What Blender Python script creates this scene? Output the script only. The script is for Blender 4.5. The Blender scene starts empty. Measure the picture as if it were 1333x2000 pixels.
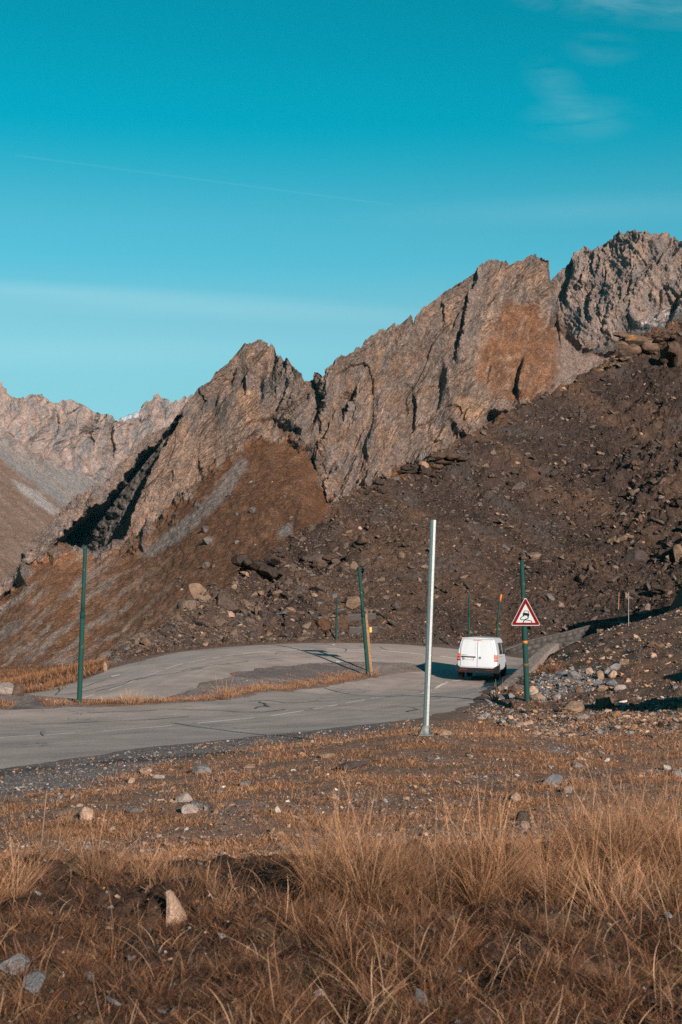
import bpy, bmesh, math
import numpy as np
from mathutils import Vector, Matrix, Euler

SC = bpy.context.scene
COL = SC.collection
RNG = np.random.default_rng(11)
PI = math.pi

# ------------------------------------------------------------------ camera numbers
F, CX, CY, HZ, CAMZ = 2778.0, 666.5, 1000.0, 1240.0, 2.2
PITCH = math.atan((HZ - CY) / F)
CP, SP = math.cos(PITCH), math.sin(PITCH)

def W(px, py, D):
    px, py, D = np.asarray(px, float), np.asarray(py, float), np.asarray(D, float)
    x, y = (px - CX) / F, (CY - py) / F
    t = D / (CP - y * SP)
    return np.stack([x * t, D + 0 * t, CAMZ + (SP + y * CP) * t], -1)

def PROJ(P):
    x, y, z = P[..., 0], P[..., 1], P[..., 2] - CAMZ
    d = y * CP + z * SP
    u = -y * SP + z * CP
    return CX + F * x / d, CY - F * u / d

# ------------------------------------------------------------------ noise
_r = np.random.default_rng(3)
PERM = _r.permutation(256).astype(np.int32)
_a = _r.random(256) * 2 * PI
GX, GY = np.cos(_a), np.sin(_a)

def pn(x, y, seed=0):
    x = np.asarray(x, float) + seed * 17.31
    y = np.asarray(y, float) - seed * 9.77
    xi, yi = np.floor(x).astype(np.int32), np.floor(y).astype(np.int32)
    xf, yf = x - xi, y - yi
    u, v = xf * xf * xf * (xf * (xf * 6 - 15) + 10), yf * yf * yf * (yf * (yf * 6 - 15) + 10)
    a0, a1 = PERM[xi & 255], PERM[(xi + 1) & 255]
    def g(a, dy, fx, fy):
        h = PERM[(a + yi + dy) & 255]
        return GX[h] * fx + GY[h] * fy
    n00, n10 = g(a0, 0, xf, yf), g(a1, 0, xf - 1, yf)
    n01, n11 = g(a0, 1, xf, yf - 1), g(a1, 1, xf - 1, yf - 1)
    return 1.41 * ((n00 * (1 - u) + n10 * u) * (1 - v) + (n01 * (1 - u) + n11 * u) * v)

def fbm(x, y, seed=0, o=5, g=.5, l=2.03):
    s, a, t = 0, 1.0, 0
    for i in range(o):
        s = s + a * pn(x, y, seed + i); t += a
        a *= g; x = x * l; y = y * l
    return s / t

def ridged(x, y, seed=0, o=5, g=.55, l=2.07):
    s, a, t, w = 0, 1.0, 0, 1.0
    for i in range(o):
        r = (1 - np.abs(pn(x, y, seed + i))) ** 2 * w
        s = s + a * r; t += a
        w = np.clip(r * 1.6, 0, 1)
        a *= g; x = x * l; y = y * l
    return s / t

def sstep(a, b, x):
    t = np.clip((x - a) / (b - a), 0, 1)
    return t * t * (3 - 2 * t)

def inpoly(x, y, poly):
    poly = np.asarray(poly, float)
    c = np.zeros(np.shape(x), bool)
    n = len(poly)
    for i in range(n):
        x0, y0 = poly[i]; x1, y1 = poly[(i + 1) % n]
        if y0 == y1: continue
        k = ((y0 > y) != (y1 > y)) & (x < (x1 - x0) * (y - y0) / (y1 - y0) + x0)
        c ^= k
    return c

def segdist(x, y, line):
    line = np.asarray(line, float)
    best = np.full(np.shape(x), 1e9)
    for i in range(len(line) - 1):
        ax, ay = line[i]; bx, by = line[i + 1]
        dx, dy = bx - ax, by - ay
        t = np.clip(((x - ax) * dx + (y - ay) * dy) / (dx * dx + dy * dy + 1e-12), 0, 1)
        best = np.minimum(best, np.hypot(x - ax - t * dx, y - ay - t * dy))
    return best

def softpoly(x, y, poly, soft):
    d = segdist(x, y, list(poly) + [poly[0]])
    return sstep(-soft, soft, np.where(inpoly(x, y, poly), d, -d))

def mixc(a, b, m):
    m = np.asarray(m)[..., None]
    return a * (1 - m) + np.asarray(b, float) * m

# ------------------------------------------------------------------ mesh building
def raw_mesh(name, V, faces, nper, tint=None, smooth=False, mat=None):
    """V (n,3); faces flat int array of nper-gons."""
    me = bpy.data.meshes.new(name)
    V = np.ascontiguousarray(V, np.float32); faces = np.ascontiguousarray(faces, np.int32).ravel()
    nf = len(faces) // nper
    me.vertices.add(len(V)); me.vertices.foreach_set('co', V.ravel())
    me.loops.add(len(faces)); me.loops.foreach_set('vertex_index', faces)
    me.polygons.add(nf)
    me.polygons.foreach_set('loop_start', np.arange(nf, dtype=np.int32) * nper)
    me.polygons.foreach_set('use_smooth', np.full(nf, smooth, bool))
    me.update(calc_edges=True)
    if tint is not None:
        ca = me.color_attributes.new('tint', 'FLOAT_COLOR', 'POINT')
        t = np.ones((len(V), 4), np.float32); t[:, :3] = tint
        ca.data.foreach_set('color', t.ravel())
    if mat: me.materials.append(mat)
    return me

def link(name, me, parent=None):
    o = bpy.data.objects.new(name, me); COL.objects.link(o)
    if parent: o.parent = parent
    return o

def empty(name, loc=(0, 0, 0), rot=(0, 0, 0)):
    o = bpy.data.objects.new(name, None); COL.objects.link(o)
    o.location = loc; o.rotation_euler = rot; o.empty_display_size = .2
    return o

def tag(o, label, cat, group=None):
    o['label'] = label; o['category'] = cat
    if group: o['group'] = group
    return o

def structure(o, kind='structure'):
    o['kind'] = kind
    return o

def gridfaces(r, c):
    i = np.arange(r - 1)[:, None] * c + np.arange(c - 1)[None]
    return np.stack([i, i + 1, i + 1 + c, i + c], -1).reshape(-1)

class MB:
    """small hard-surface builder"""
    def __init__(s): s.bm = bmesh.new()
    def box(s, c, d, rot=None, bev=0):
        r = bmesh.ops.create_cube(s.bm, size=1)
        M = Matrix.Translation(c) @ (rot.to_4x4() if rot else Matrix.Identity(4)) @ Matrix.Diagonal((*d, 1))
        bmesh.ops.transform(s.bm, matrix=M, verts=r['verts'])
        if bev:
            es = list({e for v in r['verts'] for e in v.link_edges})
            bmesh.ops.bevel(s.bm, geom=es, offset=bev, segments=2, affect='EDGES', profile=.6)
        return s
    def tube(s, pts, rad, n=14, caps=True):
        pts = [Vector(p) for p in pts]
        rad = rad if hasattr(rad, '__len__') else [rad] * len(pts)
        rings = []
        for i, p in enumerate(pts):
            t = (pts[min(i + 1, len(pts) - 1)] - pts[max(i - 1, 0)]).normalized()
            a = t.orthogonal().normalized() if abs(t.z) < .9 else (Vector((1, 0, 0)) - t * t.x).normalized()
            b = t.cross(a)
            rings.append([s.bm.verts.new(p + (a * math.cos(2 * PI * k / n) + b * math.sin(2 * PI * k / n)) * rad[i]) for k in range(n)])
        for i in range(len(rings) - 1):
            for k in range(n):
                f = s.bm.faces.new((rings[i][k], rings[i][(k + 1) % n], rings[i + 1][(k + 1) % n], rings[i + 1][k]))
                f.smooth = n > 9
        if caps:
            s.bm.faces.new(rings[0][::-1]); s.bm.faces.new(rings[-1])
        return s
    def prism(s, poly, y0, y1):
        """outline in xz, extruded along y"""
        a = [s.bm.verts.new((x, y0, z)) for x, z in poly]
        b = [s.bm.verts.new((x, y1, z)) for x, z in poly]
        n = len(poly)
        s.bm.faces.new(a); s.bm.faces.new(b[::-1])
        for i in range(n):
            s.bm.faces.new((a[i], b[i], b[(i + 1) % n], a[(i + 1) % n]))
        return s
    def ring(s, outer, inner, y0, y1):
        n = len(outer)
        vs = [[s.bm.verts.new((x, y, z)) for x, z in p] for p in (outer, inner) for y in (y0, y1)]
        o0, o1, i0, i1 = vs
        for i in range(n):
            j = (i + 1) % n
            s.bm.faces.new((o0[i], o0[j], i0[j], i0[i])); s.bm.faces.new((o1[j], o1[i], i1[i], i1[j]))
            s.bm.faces.new((o0[i], o1[i], o1[j], o0[j])); s.bm.faces.new((i0[j], i1[j], i1[i], i0[i]))
        return s
    def quad(s, pts):
        s.bm.faces.new([s.bm.verts.new(p) for p in pts]); return s
    def build(s, name, mat, parent=None):
        bmesh.ops.recalc_face_normals(s.bm, faces=s.bm.faces[:])
        me = bpy.data.meshes.new(name); s.bm.to_mesh(me); s.bm.free()
        me.materials.append(mat)
        return link(name, me, parent)

# ------------------------------------------------------------------ materials
def newmat(name):
    m = bpy.data.materials.new(name); m.use_nodes = True
    nt = m.node_tree
    return m, nt, nt.nodes['Principled BSDF']

def N(nt, typ, **kw):
    n = nt.nodes.new(typ)
    for k, v in kw.items():
        if k.startswith('i_'):
            key = k[2:]; key = int(key) if key.isdigit() else key.replace('_', ' ')
            n.inputs[key].default_value = v
        else: setattr(n, k, v)
    return n

def noise_node(nt, scale, detail=4, rough=.6, vec=None):
    n = N(nt, 'ShaderNodeTexNoise'); n.inputs['Scale'].default_value = scale
    n.inputs['Detail'].default_value = detail; n.inputs['Roughness'].default_value = rough
    if vec: nt.links.new(vec, n.inputs['Vector'])
    return n

def tint_mat(name, scales, amp, bump=None, rough=.95, spec=.1):
    """base colour = 'tint' attribute x noise of the given scales"""
    m, nt, b = newmat(name); L = nt.links.new
    at = N(nt, 'ShaderNodeAttribute', attribute_name='tint')
    geo = N(nt, 'ShaderNodeNewGeometry')
    cur = at.outputs['Color']
    for sc, am in zip(scales, amp):
        n = noise_node(nt, sc, 3, .65, geo.outputs['Position'])
        mr = N(nt, 'ShaderNodeMapRange'); mr.inputs['From Min'].default_value = .25; mr.inputs['From Max'].default_value = .75
        mr.inputs['To Min'].default_value = 1 - am; mr.inputs['To Max'].default_value = 1 + am
        L(n.outputs['Fac'], mr.inputs['Value'])
        mx = N(nt, 'ShaderNodeVectorMath', operation='SCALE')
        L(cur, mx.inputs[0]); L(mr.outputs[0], mx.inputs['Scale'])
        cur = mx.outputs[0]
    L(cur, b.inputs['Base Color'])
    b.inputs['Roughness'].default_value = rough; b.inputs['Specular IOR Level'].default_value = spec
    if bump:
        prev = None
        for sc, dist in bump:
            n = noise_node(nt, sc, 5, .7, geo.outputs['Position'])
            bp = N(nt, 'ShaderNodeBump'); bp.inputs['Distance'].default_value = dist; bp.inputs['Strength'].default_value = .8
            L(n.outputs['Fac'], bp.inputs['Height'])
            if prev: L(prev, bp.inputs['Normal'])
            prev = bp.outputs[0]
        L(prev, b.inputs['Normal'])
    return m

def plain(name, col, rough=.5, metal=0, spec=.5, var=0, vs=8, coat=0, col2=None, thr=(.55, .7)):
    m, nt, b = newmat(name); L = nt.links.new
    b.inputs['Base Color'].default_value = (*col, 1); b.inputs['Roughness'].default_value = rough
    b.inputs['Metallic'].default_value = metal; b.inputs['Specular IOR Level'].default_value = spec
    b.inputs['Coat Weight'].default_value = coat
    if var or col2:
        tc = N(nt, 'ShaderNodeTexCoord')
        n = noise_node(nt, vs, 5, .7, tc.outputs['Object'])
        r = N(nt, 'ShaderNodeValToRGB'); e = r.color_ramp.elements
        if col2:
            e[0].position, e[1].position = thr
            e[0].color, e[1].color = (*col, 1), (*col2, 1)
        else:
            e[0].position, e[1].position = .3, .7
            e[0].color = (*[c * (1 - var) for c in col], 1); e[1].color = (*[min(1, c * (1 + var)) for c in col], 1)
        L(n.outputs['Fac'], r.inputs[0]); L(r.outputs[0], b.inputs['Base Color'])
    return m

# ------------------------------------------------------------------ camera, sun, sky
cam = bpy.data.cameras.new('camera'); cam_o = bpy.data.objects.new('camera', cam); COL.objects.link(cam_o)
cam.sensor_fit = 'VERTICAL'; cam.sensor_height = 36; cam.sensor_width = 24; cam.lens = F / 2000 * 36
cam.clip_end = 20000; cam.clip_start = .1
cam_o.location = (0, 0, CAMZ); cam_o.rotation_euler = (PI / 2 + PITCH, 0, 0)
cam.dof.use_dof = True; cam.dof.focus_distance = 60; cam.dof.aperture_fstop = 6.3
SC.camera = cam_o

SUN_EL, SUN_AZ = math.radians(15.5), math.radians(23)      # the sun stands behind the camera, to its right
S = Vector((math.sin(SUN_AZ) * math.cos(SUN_EL), -math.cos(SUN_AZ) * math.cos(SUN_EL), math.sin(SUN_EL)))
sl = bpy.data.lights.new('sun', 'SUN'); sl.energy = 5.0; sl.angle = math.radians(.5); sl.color = (1, .84, .74)
so = bpy.data.objects.new('sun', sl); COL.objects.link(so); so.rotation_euler = S.to_track_quat('Z', 'Y').to_euler()
so.location = (20, -40, 40)

world = bpy.data.worlds.new('World'); SC.world = world; world.use_nodes = True
nt = world.node_tree; L = nt.links.new; bg = nt.nodes['Background']; bg.inputs[1].default_value = .082
sky = N(nt, 'ShaderNodeTexSky', sky_type='NISHITA'); sky.sun_disc = False
sky.sun_elevation = SUN_EL; sky.sun_rotation = math.atan2(S.x, S.y); sky.altitude = 2500
sky.air_density = 1; sky.dust_density = .3; sky.ozone_density = 1.5
tc = N(nt, 'ShaderNodeTexCoord'); sx = N(nt, 'ShaderNodeSeparateXYZ'); L(tc.outputs['Generated'], sx.inputs[0])
ramp = N(nt, 'ShaderNodeValToRGB'); ramp.color_ramp.interpolation = 'EASE'
els = [(0, (.5, .62, .52)), (8.5, (.52, .76, .60)), (12, (.60, .92, .70)), (15.5, (.30, .96, .77)), (20.4, (.0, .93, .76)), (24.7, (.0, .87, .71)), (60, (.25, .9, .8))]
cr = ramp.color_ramp
while len(cr.elements) < len(els): cr.elements.new(.5)
for e, (el, c) in zip(cr.elements, els):
    e.position = math.sin(math.radians(el)); e.color = (*c, 1)
L(sx.outputs['Z'], ramp.inputs[0])
mul = N(nt, 'ShaderNodeVectorMath', operation='MULTIPLY'); L(sky.outputs[0], mul.inputs[0]); L(ramp.outputs[0], mul.inputs[1])
# thin cirrus and a contrail high in the sky, placed by direction
def M_(op, a, b=None, c=None):
    n = N(nt, 'ShaderNodeMath', operation=op)
    for i, v in enumerate((a, b, c)):
        if v is None: continue
        if isinstance(v, (int, float)): n.inputs[i].default_value = v
        else: L(v, n.inputs[i])
    return n.outputs[0]
az = M_('DIVIDE', sx.outputs['X'], sx.outputs['Y']); el = M_('DIVIDE', sx.outputs['Z'], sx.outputs['Y'])
front = M_('GREATER_THAN', sx.outputs['Y'], .1)
def azel(px, py):
    p = W(px, py, 1.0); return float(p[0]), float(p[2] - CAMZ)
(ax0, e0), (ax1, e1) = azel(30, 303), azel(765, 400)
sl_ = (e1 - e0) / (ax1 - ax0)
ln = M_('ABSOLUTE', M_('SUBTRACT', M_('SUBTRACT', el, e0), M_('MULTIPLY', M_('SUBTRACT', az, ax0), sl_)))
trail = N(nt, 'ShaderNodeMapRange', interpolation_type='SMOOTHSTEP'); trail.inputs['From Min'].default_value = .0012; trail.inputs['From Max'].default_value = .0001
L(ln, trail.inputs['Value'])
ext = M_('MULTIPLY', M_('GREATER_THAN', az, ax0), M_('LESS_THAN', az, ax1))
cv = N(nt, 'ShaderNodeCombineXYZ'); L(az, cv.inputs[0]); L(el, cv.inputs[1])
def blob(px, py, rx, ry, ang):
    a, e = azel(px, py)
    mp = N(nt, 'ShaderNodeMapping', vector_type='TEXTURE'); mp.inputs['Location'].default_value = (a, e, 0)
    mp.inputs['Rotation'].default_value = (0, 0, math.radians(ang)); mp.inputs['Scale'].default_value = (rx / F, ry / F, 1)
    L(cv.outputs[0], mp.inputs['Vector'])
    g = N(nt, 'ShaderNodeTexGradient', gradient_type='SPHERICAL'); L(mp.outputs[0], g.inputs[0])
    return g.outputs['Fac']
mpn = N(nt, 'ShaderNodeMapping'); mpn.inputs['Scale'].default_value = (14, 60, 1); mpn.inputs['Rotation'].default_value = (0, 0, math.radians(12)); L(cv.outputs[0], mpn.inputs['Vector'])
nz = noise_node(nt, 1.0, 6, .6, mpn.outputs[0]); nz.inputs['Distortion'].default_value = .6
nzm = N(nt, 'ShaderNodeMapRange'); nzm.inputs['From Min'].default_value = .38; nzm.inputs['From Max'].default_value = .72; L(nz.outputs['Fac'], nzm.inputs['Value'])
cl = M_('MULTIPLY', blob(1140, 232, 150, 55, 4), .15)
for b_, k in ((blob(1085, 165, 90, 50, -35), .13), (blob(1240, 10, 300, 50, -6), .26), (blob(1175, 95, 90, 40, 0), .12)):
    cl = M_('ADD', cl, M_('MULTIPLY', b_, k))
cl = M_('MULTIPLY', cl, nzm.outputs[0])
for b_, k in ((blob(120, 572, 760, 26, -3), .22), (blob(420, 608, 700, 24, -2), .14), (blob(1150, 410, 520, 40, 2), .07), (blob(100, 690, 620, 40, 0), .12)):
    cl = M_('ADD', cl, M_('MULTIPLY', b_, k))
cl = M_('ADD', cl, M_('MULTIPLY', M_('MULTIPLY', trail.outputs[0], ext), .038))
cl = M_('MULTIPLY', cl, front)
cmx = N(nt, 'ShaderNodeMix', data_type='RGBA'); L(cl, cmx.inputs['Factor']); L(mul.outputs[0], cmx.inputs['A']); cmx.inputs['B'].default_value = (3.6, 5.2, 5.4, 1)
L(cmx.outputs['Result'], bg.inputs[0])

SC.view_settings.view_transform = 'Standard'; SC.view_settings.look = 'None'
SC.view_settings.exposure = .95; SC.view_settings.gamma = 1
SC.cycles.max_bounces = 5; SC.cycles.diffuse_bounces = 3; SC.cycles.glossy_bounces = 3; SC.cycles.volume_bounces = 1
SC.cycles.use_denoising = False
SC.cycles.caustics_reflective = False; SC.cycles.caustics_refractive = False
HAZE = 0.000014
# ------------------------------------------------------------------ ground heights
gp = []            # control points (px, py, D)
for y_, pts in ((15.5, [(100, 1600)]), (16.5, [(400, 1560), (700, 1560)]), (16, [(1000, 1560), (1300, 1560)])):
    gp += [(x, y, y_) for x, y in pts]
gp += [(833, 1435, 24), (700, 1470, 22.5), (1000, 1440, 25), (1200, 1450, 25), (1333, 1450, 25), (1333, 1500, 20), (400, 1510, 21.5), (550, 1465, 26)]
NEAR = [(-900, 1600), (-450, 1560), (-150, 1528), (0, 1510), (101, 1488), (203, 1470), (304, 1458), (400, 1449), (490, 1440), (676, 1424), (793, 1409), (860, 1398), (930, 1375), (985, 1340)]
gp += [(x, y, 6112 / (y - 1240)) for x, y in NEAR]
FAR = [(-700, 1405, None), (-300, 1392, None), (0, 1385, None), (160, 1383, None), (330, 1377, None), (400, 1372, None), (560, 1350, None), (640, 1337, 61), (720, 1322, 66), (800, 1311, 70), (870, 1300, 74)]
FAR = [(x, y, d or 6112 / (y - 1240)) for x, y, d in FAR]
gp += FAR
OUT = [(80, 1357, 54), (140, 1333, 58), (200, 1310, 62), (330, 1276, 71), (450, 1263, 77), (600, 1256, 80), (700, 1256, 82), (830, 1261, 83), (890, 1267, 82.5), (960, 1276, 83), (1020, 1284, 82.5), (1062, 1285, 80)]
INN = [(330, 1368, 48.5), (400, 1335, 54), (480, 1311, 61), (560, 1298, 66.5), (700, 1292, 71), (800, 1293, 73)]
gp += OUT + INN
gp += [(0, 1340, 75), (0, 1302, 150), (150, 1302, 150), (60, 1355, 60), (-200, 1325, 100), (0, 1352, 46), (60, 1359, 46), (-200, 1345, 46), (100, 1366, 46), (200, 1367, 46), (300, 1369, 46)]
gp += [(1032, 1368, 46), (1100, 1350, 47), (1200, 1340, 48), (1333, 1330, 46), (1000, 1400, 38), (1100, 1400, 36), (1200, 1400, 34), (1333, 1400, 32), (1150, 1310, 52),
       (1110, 1290, 60), (1110, 1265, 66), (1200, 1232, 72), (1333, 1200, 70), (1333, 1260, 56), (1250, 1300, 50), (1333, 1150, 80), (1500, 1250, 50), (1500, 1400, 30), (1120, 1275, 80)]
g_ = np.array(gp); GP = W(g_[:, 0], g_[:, 1], g_[:, 2])
ex = [(5.0, 66, .10), (7.6, 66, .0), (5.2, 71, .28), (8.0, 71, .16), (12.5, 83, .9), (15, 82.5, .95), (17, 80, 1.2), (14, 77, 1.0), (19, 84, 1.3),
      (0, 0, .62), (-3, 3, .62), (3, 3, .66), (0, 5.5, .70), (-2, 6, .66), (2, 6, .74), (0, 8.2, .80), (-2.5, 8.5, .74), (2.5, 8.5, .84), (-5, 8.5, .66), (5, 8.5, .9),
      (0, 10, .62), (-3, 10, .52), (3, 10, .7), (0, 13, .30), (-3.5, 13, .22), (3.5, 13, .42), (6, 10, .85), (6, 13, .6), (-6, 13, .15), (-8, 4, .5), (8, 4, .8),
      (-15, 52.8, -.4), (-21, 50.5, -.8), (-9.5, 47.9, -.28), (-15, 47.6, -.6), (-20, 46.6, -.8),
      (-2, 97, .8), (10, 98, 1.0), (25, 98, 1.5), (-14, 92, -.2), (-20, 110, -.8), (40, 60, 4), (30, 20, 1.0), (-40, 40, -.2), (-30, 10, 0), (0, -30, .6), (-60, 150, -1.5), (0, 150, 0), (50, 120, 3)]
GP = np.vstack([GP, np.array(ex)])
def _phi(d2): return .5 * d2 * np.log(d2 + 1e-9)
_n = len(GP)
_A = np.zeros((_n + 3, _n + 3))
_A[:_n, :_n] = _phi(((GP[:, None, :2] - GP[None, :, :2]) ** 2).sum(-1)) + np.eye(_n) * .6
_A[:_n, _n] = 1; _A[:_n, _n + 1:] = GP[:, :2]; _A[_n:, :_n] = _A[:_n, _n:].T
_w = np.linalg.solve(_A, np.concatenate([GP[:, 2], np.zeros(3)]))
def H(x, y):
    sh = np.shape(x); x = np.ravel(x).astype(float); y = np.ravel(y).astype(float)
    out = np.empty(len(x))
    for i in range(0, len(x), 60000):
        a, b = x[i:i + 60000], y[i:i + 60000]
        d2 = (a[:, None] - GP[None, :, 0]) ** 2 + (b[:, None] - GP[None, :, 1]) ** 2
        out[i:i + 60000] = _phi(d2) @ _w[:_n] + _w[_n] + _w[_n + 1] * a + _w[_n + 2] * b
    r = np.hypot(x, y)
    k = sstep(130, 240, r)
    out = np.clip(out, -4, 8)
    return (out * (1 - k) + (-1.2 - 18 * sstep(150, 330, r)) * k).reshape(sh)

# ------------------------------------------------------------------ road
def cat_interp(P, n):
    P = np.asarray(P, float)
    d = np.concatenate([[0], np.cumsum(np.linalg.norm(np.diff(P, axis=0), axis=1))])
    t = np.linspace(0, d[-1], n)
    # smoothed resample
    Q = np.stack([np.interp(t, d, P[:, k]) for k in range(P.shape[1])], -1)
    ker = np.hanning(max(3, n // 14 * 2 + 1)); ker /= ker.sum(); h = len(ker) // 2
    Qp = np.vstack([2 * Q[:1] - Q[1:h + 1][::-1], Q, 2 * Q[-1:] - Q[-h - 1:-1][::-1]])
    return np.stack([np.convolve(Qp[:, k], ker, 'valid') for k in range(P.shape[1])], -1)
nearW = W(*np.array([(x, y, 6112 / (y - 1240)) for x, y in NEAR[1:]]).T)[:, :2]
farW = W(*np.array(FAR).T)[:, :2]
outW = W(*np.array(OUT).T)[:, :2]; innW = W(*np.array(INN).T)[:, :2]
# one strip: along the near leg, round the bend, back down the far leg; right edge and left edge of travel
bend = np.array([(9.0, 68), (10.4, 74)])
right = np.vstack([nearW, bend, outW[::-1], [(-15, 52.8), (-21, 50.5)]])
left = np.vstack([farW, innW[::-1][1:], [(-9.5, 47.9), (-15, 47.4), (-20, 46.5)]])
NST = 220
# match stations by hand-set fractions so that the cross lines stay perpendicular in the bend
def arc(P):
    return np.concatenate([[0], np.cumsum(np.linalg.norm(np.diff(P, axis=0), axis=1))])
Rp, Lp = cat_interp(right, 400), cat_interp(left, 400)
aR, aL = arc(Rp), arc(Lp)
def near_arc(P, a, q): return a[np.argmin(((P - np.array(q)) ** 2).sum(1))]
keysR = [0, near_arc(Rp, aR, nearW[2]), near_arc(Rp, aR, nearW[8]), near_arc(Rp, aR, nearW[10]), near_arc(Rp, aR, nearW[-1]), near_arc(Rp, aR, (10.8, 76)), near_arc(Rp, aR, outW[6]), near_arc(Rp, aR, outW[5]), near_arc(Rp, aR, outW[4]), near_arc(Rp, aR, outW[2]), near_arc(Rp, aR, outW[0]), aR[-1]]
keysL = [0, near_arc(Lp, aL, farW[2]), near_arc(Lp, aL, farW[4]), near_arc(Lp, aL, farW[6]), near_arc(Lp, aL, farW[8]), near_arc(Lp, aL, farW[9]), near_arc(Lp, aL, innW[4]) - .4, near_arc(Lp, aL, innW[4]) + .3, near_arc(Lp, aL, innW[3]), near_arc(Lp, aL, innW[1]), near_arc(Lp, aL, innW[0]), aL[-1]]
st = np.linspace(0, len(keysR) - 1, NST)
sR = np.interp(st, np.arange(len(keysR)), keysR); sL = np.interp(st, np.arange(len(keysL)), np.maximum.accumulate(keysL))
RE = np.stack([np.interp(sR, aR, Rp[:, k]) for k in (0, 1)], -1)
LE = np.stack([np.interp(sL, aL, Lp[:, k]) for k in (0, 1)], -1)
ROAD_POLY = np.vstack([RE, LE[::-1]])
NU = 41
u = np.linspace(0, 1, NU)
RX = RE[:, None, :] * (1 - u)[None, :, None] + LE[:, None, :] * u[None, :, None]
RZ = H(RX[..., 0], RX[..., 1]) + .012 * fbm(RX[..., 0] * .5, RX[..., 1] * .5, 5, 3)
# the dashed line: painted by distance along the middle
mid = (RE + LE) / 2; am = arc(mid)
RV = np.dstack([RX, RZ]).reshape(-1, 3)
me = raw_mesh('road', RV, gridfaces(NST, NU), 4, smooth=True)
uvl = me.uv_layers.new(name='UVMap')
li = np.empty(len(me.loops), np.int32); me.loops.foreach_get('vertex_index', li)
wid = np.linalg.norm(RE - LE, axis=1)
UV = np.stack([np.broadcast_to((u - .5)[None] * wid[:, None], (NST, NU)), np.broadcast_to(am[:, None], (NST, NU))], -1).reshape(-1, 2)
uvl.data.foreach_set('uv', UV[li].astype(np.float32).ravel())
road = structure(link('road', me))

m, nt, b = newmat('asphalt'); L = nt.links.new
geo = N(nt, 'ShaderNodeNewGeometry'); pos = geo.outputs['Position']
uv = N(nt, 'ShaderNodeUVMap'); su = N(nt, 'ShaderNodeSeparateXYZ'); L(uv.outputs[0], su.inputs[0])
def mm(op, a, b_=None, c=None):
    n = N(nt, 'ShaderNodeMath', operation=op)
    for i, v in enumerate((a, b_, c)):
        if v is None: continue
        if isinstance(v, (int, float)): n.inputs[i].default_value = v
        else: L(v, n.inputs[i])
    return n.outputs[0]
r1 = N(nt, 'ShaderNodeValToRGB'); e = r1.color_ramp.elements
e[0].position, e[1].position = .3, .72; e[0].color, e[1].color = (.200, .165, .147, 1), (.345, .278, .239, 1)
nA = noise_node(nt, .55, 6, .65, pos); L(nA.outputs['Fac'], r1.inputs[0])
# wheel tracks: along the lane the stone is polished a little darker
trk = N(nt, 'ShaderNodeMapping'); trk.inputs['Scale'].default_value = (1.5, .05, 1); L(uv.outputs[0], trk.inputs['Vector'])
nT = noise_node(nt, 1, 3, .5, trk.outputs[0])
mT = N(nt, 'ShaderNodeMapRange'); mT.inputs['To Min'].default_value = .72; mT.inputs['To Max'].default_value = 1.25; L(nT.outputs['Fac'], mT.inputs['Value'])
nG = noise_node(nt, 28, 3, .8, pos)
mG = N(nt, 'ShaderNodeMapRange'); mG.inputs['From Min'].default_value = .25; mG.inputs['From Max'].default_value = .75; mG.inputs['To Min'].default_value = .66; mG.inputs['To Max'].default_value = 1.34; L(nG.outputs['Fac'], mG.inputs['Value'])
v1 = N(nt, 'ShaderNodeVectorMath', operation='SCALE'); L(r1.outputs[0], v1.inputs[0]); L(mm('MULTIPLY', mT.outputs[0], mG.outputs[0]), v1.inputs['Scale'])
# dashes 2.5 m long every 3.35 m, worn
du = mm('ABSOLUTE', su.outputs['X']); dmask = mm('LESS_THAN', du, .075)
dv = mm('LESS_THAN', mm('FRACT', mm('DIVIDE', su.outputs['Y'], 3.35)), .72)
nW = noise_node(nt, 9, 4, .75, pos); wear = N(nt, 'ShaderNodeMapRange'); wear.inputs['From Min'].default_value = .30; wear.inputs['From Max'].default_value = .46; L(nW.outputs['Fac'], wear.inputs['Value'])
fade = N(nt, 'ShaderNodeMapRange'); fade.inputs['From Min'].default_value = 58; fade.inputs['From Max'].default_value = 80; fade.inputs['To Min'].default_value = 1; fade.inputs['To Max'].default_value = .4; L(su.outputs['Y'], fade.inputs['Value'])
dm = mm('MULTIPLY', mm('MULTIPLY', mm('MULTIPLY', dmask, dv), wear.outputs[0]), fade.outputs[0])
mx = N(nt, 'ShaderNodeMix', data_type='RGBA'); L(dm, mx.inputs['Factor']); L(v1.outputs[0], mx.inputs['A']); mx.inputs['B'].default_value = (.55, .50, .46, 1)
# hairline cracks
vo = N(nt, 'ShaderNodeTexVoronoi', feature='DISTANCE_TO_EDGE'); vo.inputs['Scale'].default_value = .22
nD = noise_node(nt, .8, 4, .6, pos); av = N(nt, 'ShaderNodeVectorMath', operation='MULTIPLY_ADD'); L(nD.outputs['Color'], av.inputs[0]); av.inputs[1].default_value = (2.2, 2.2, 0); L(pos, av.inputs[2]); L(av.outputs[0], vo.inputs['Vector'])
nM = noise_node(nt, .13, 2, .5, pos)
ck = mm('MULTIPLY', mm('LESS_THAN', vo.outputs['Distance'], .0045), mm('GREATER_THAN', nM.outputs['Fac'], .52))
mx2 = N(nt, 'ShaderNodeMix', data_type='RGBA'); L(mm('MULTIPLY', ck, .65), mx2.inputs['Factor']); L(mx.outputs['Result'], mx2.inputs['A']); mx2.inputs['B'].default_value = (.06, .065, .066, 1)
L(mx2.outputs['Result'], b.inputs['Base Color']); b.inputs['Roughness'].default_value = .9; b.inputs['Specular IOR Level'].default_value = .2
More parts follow.
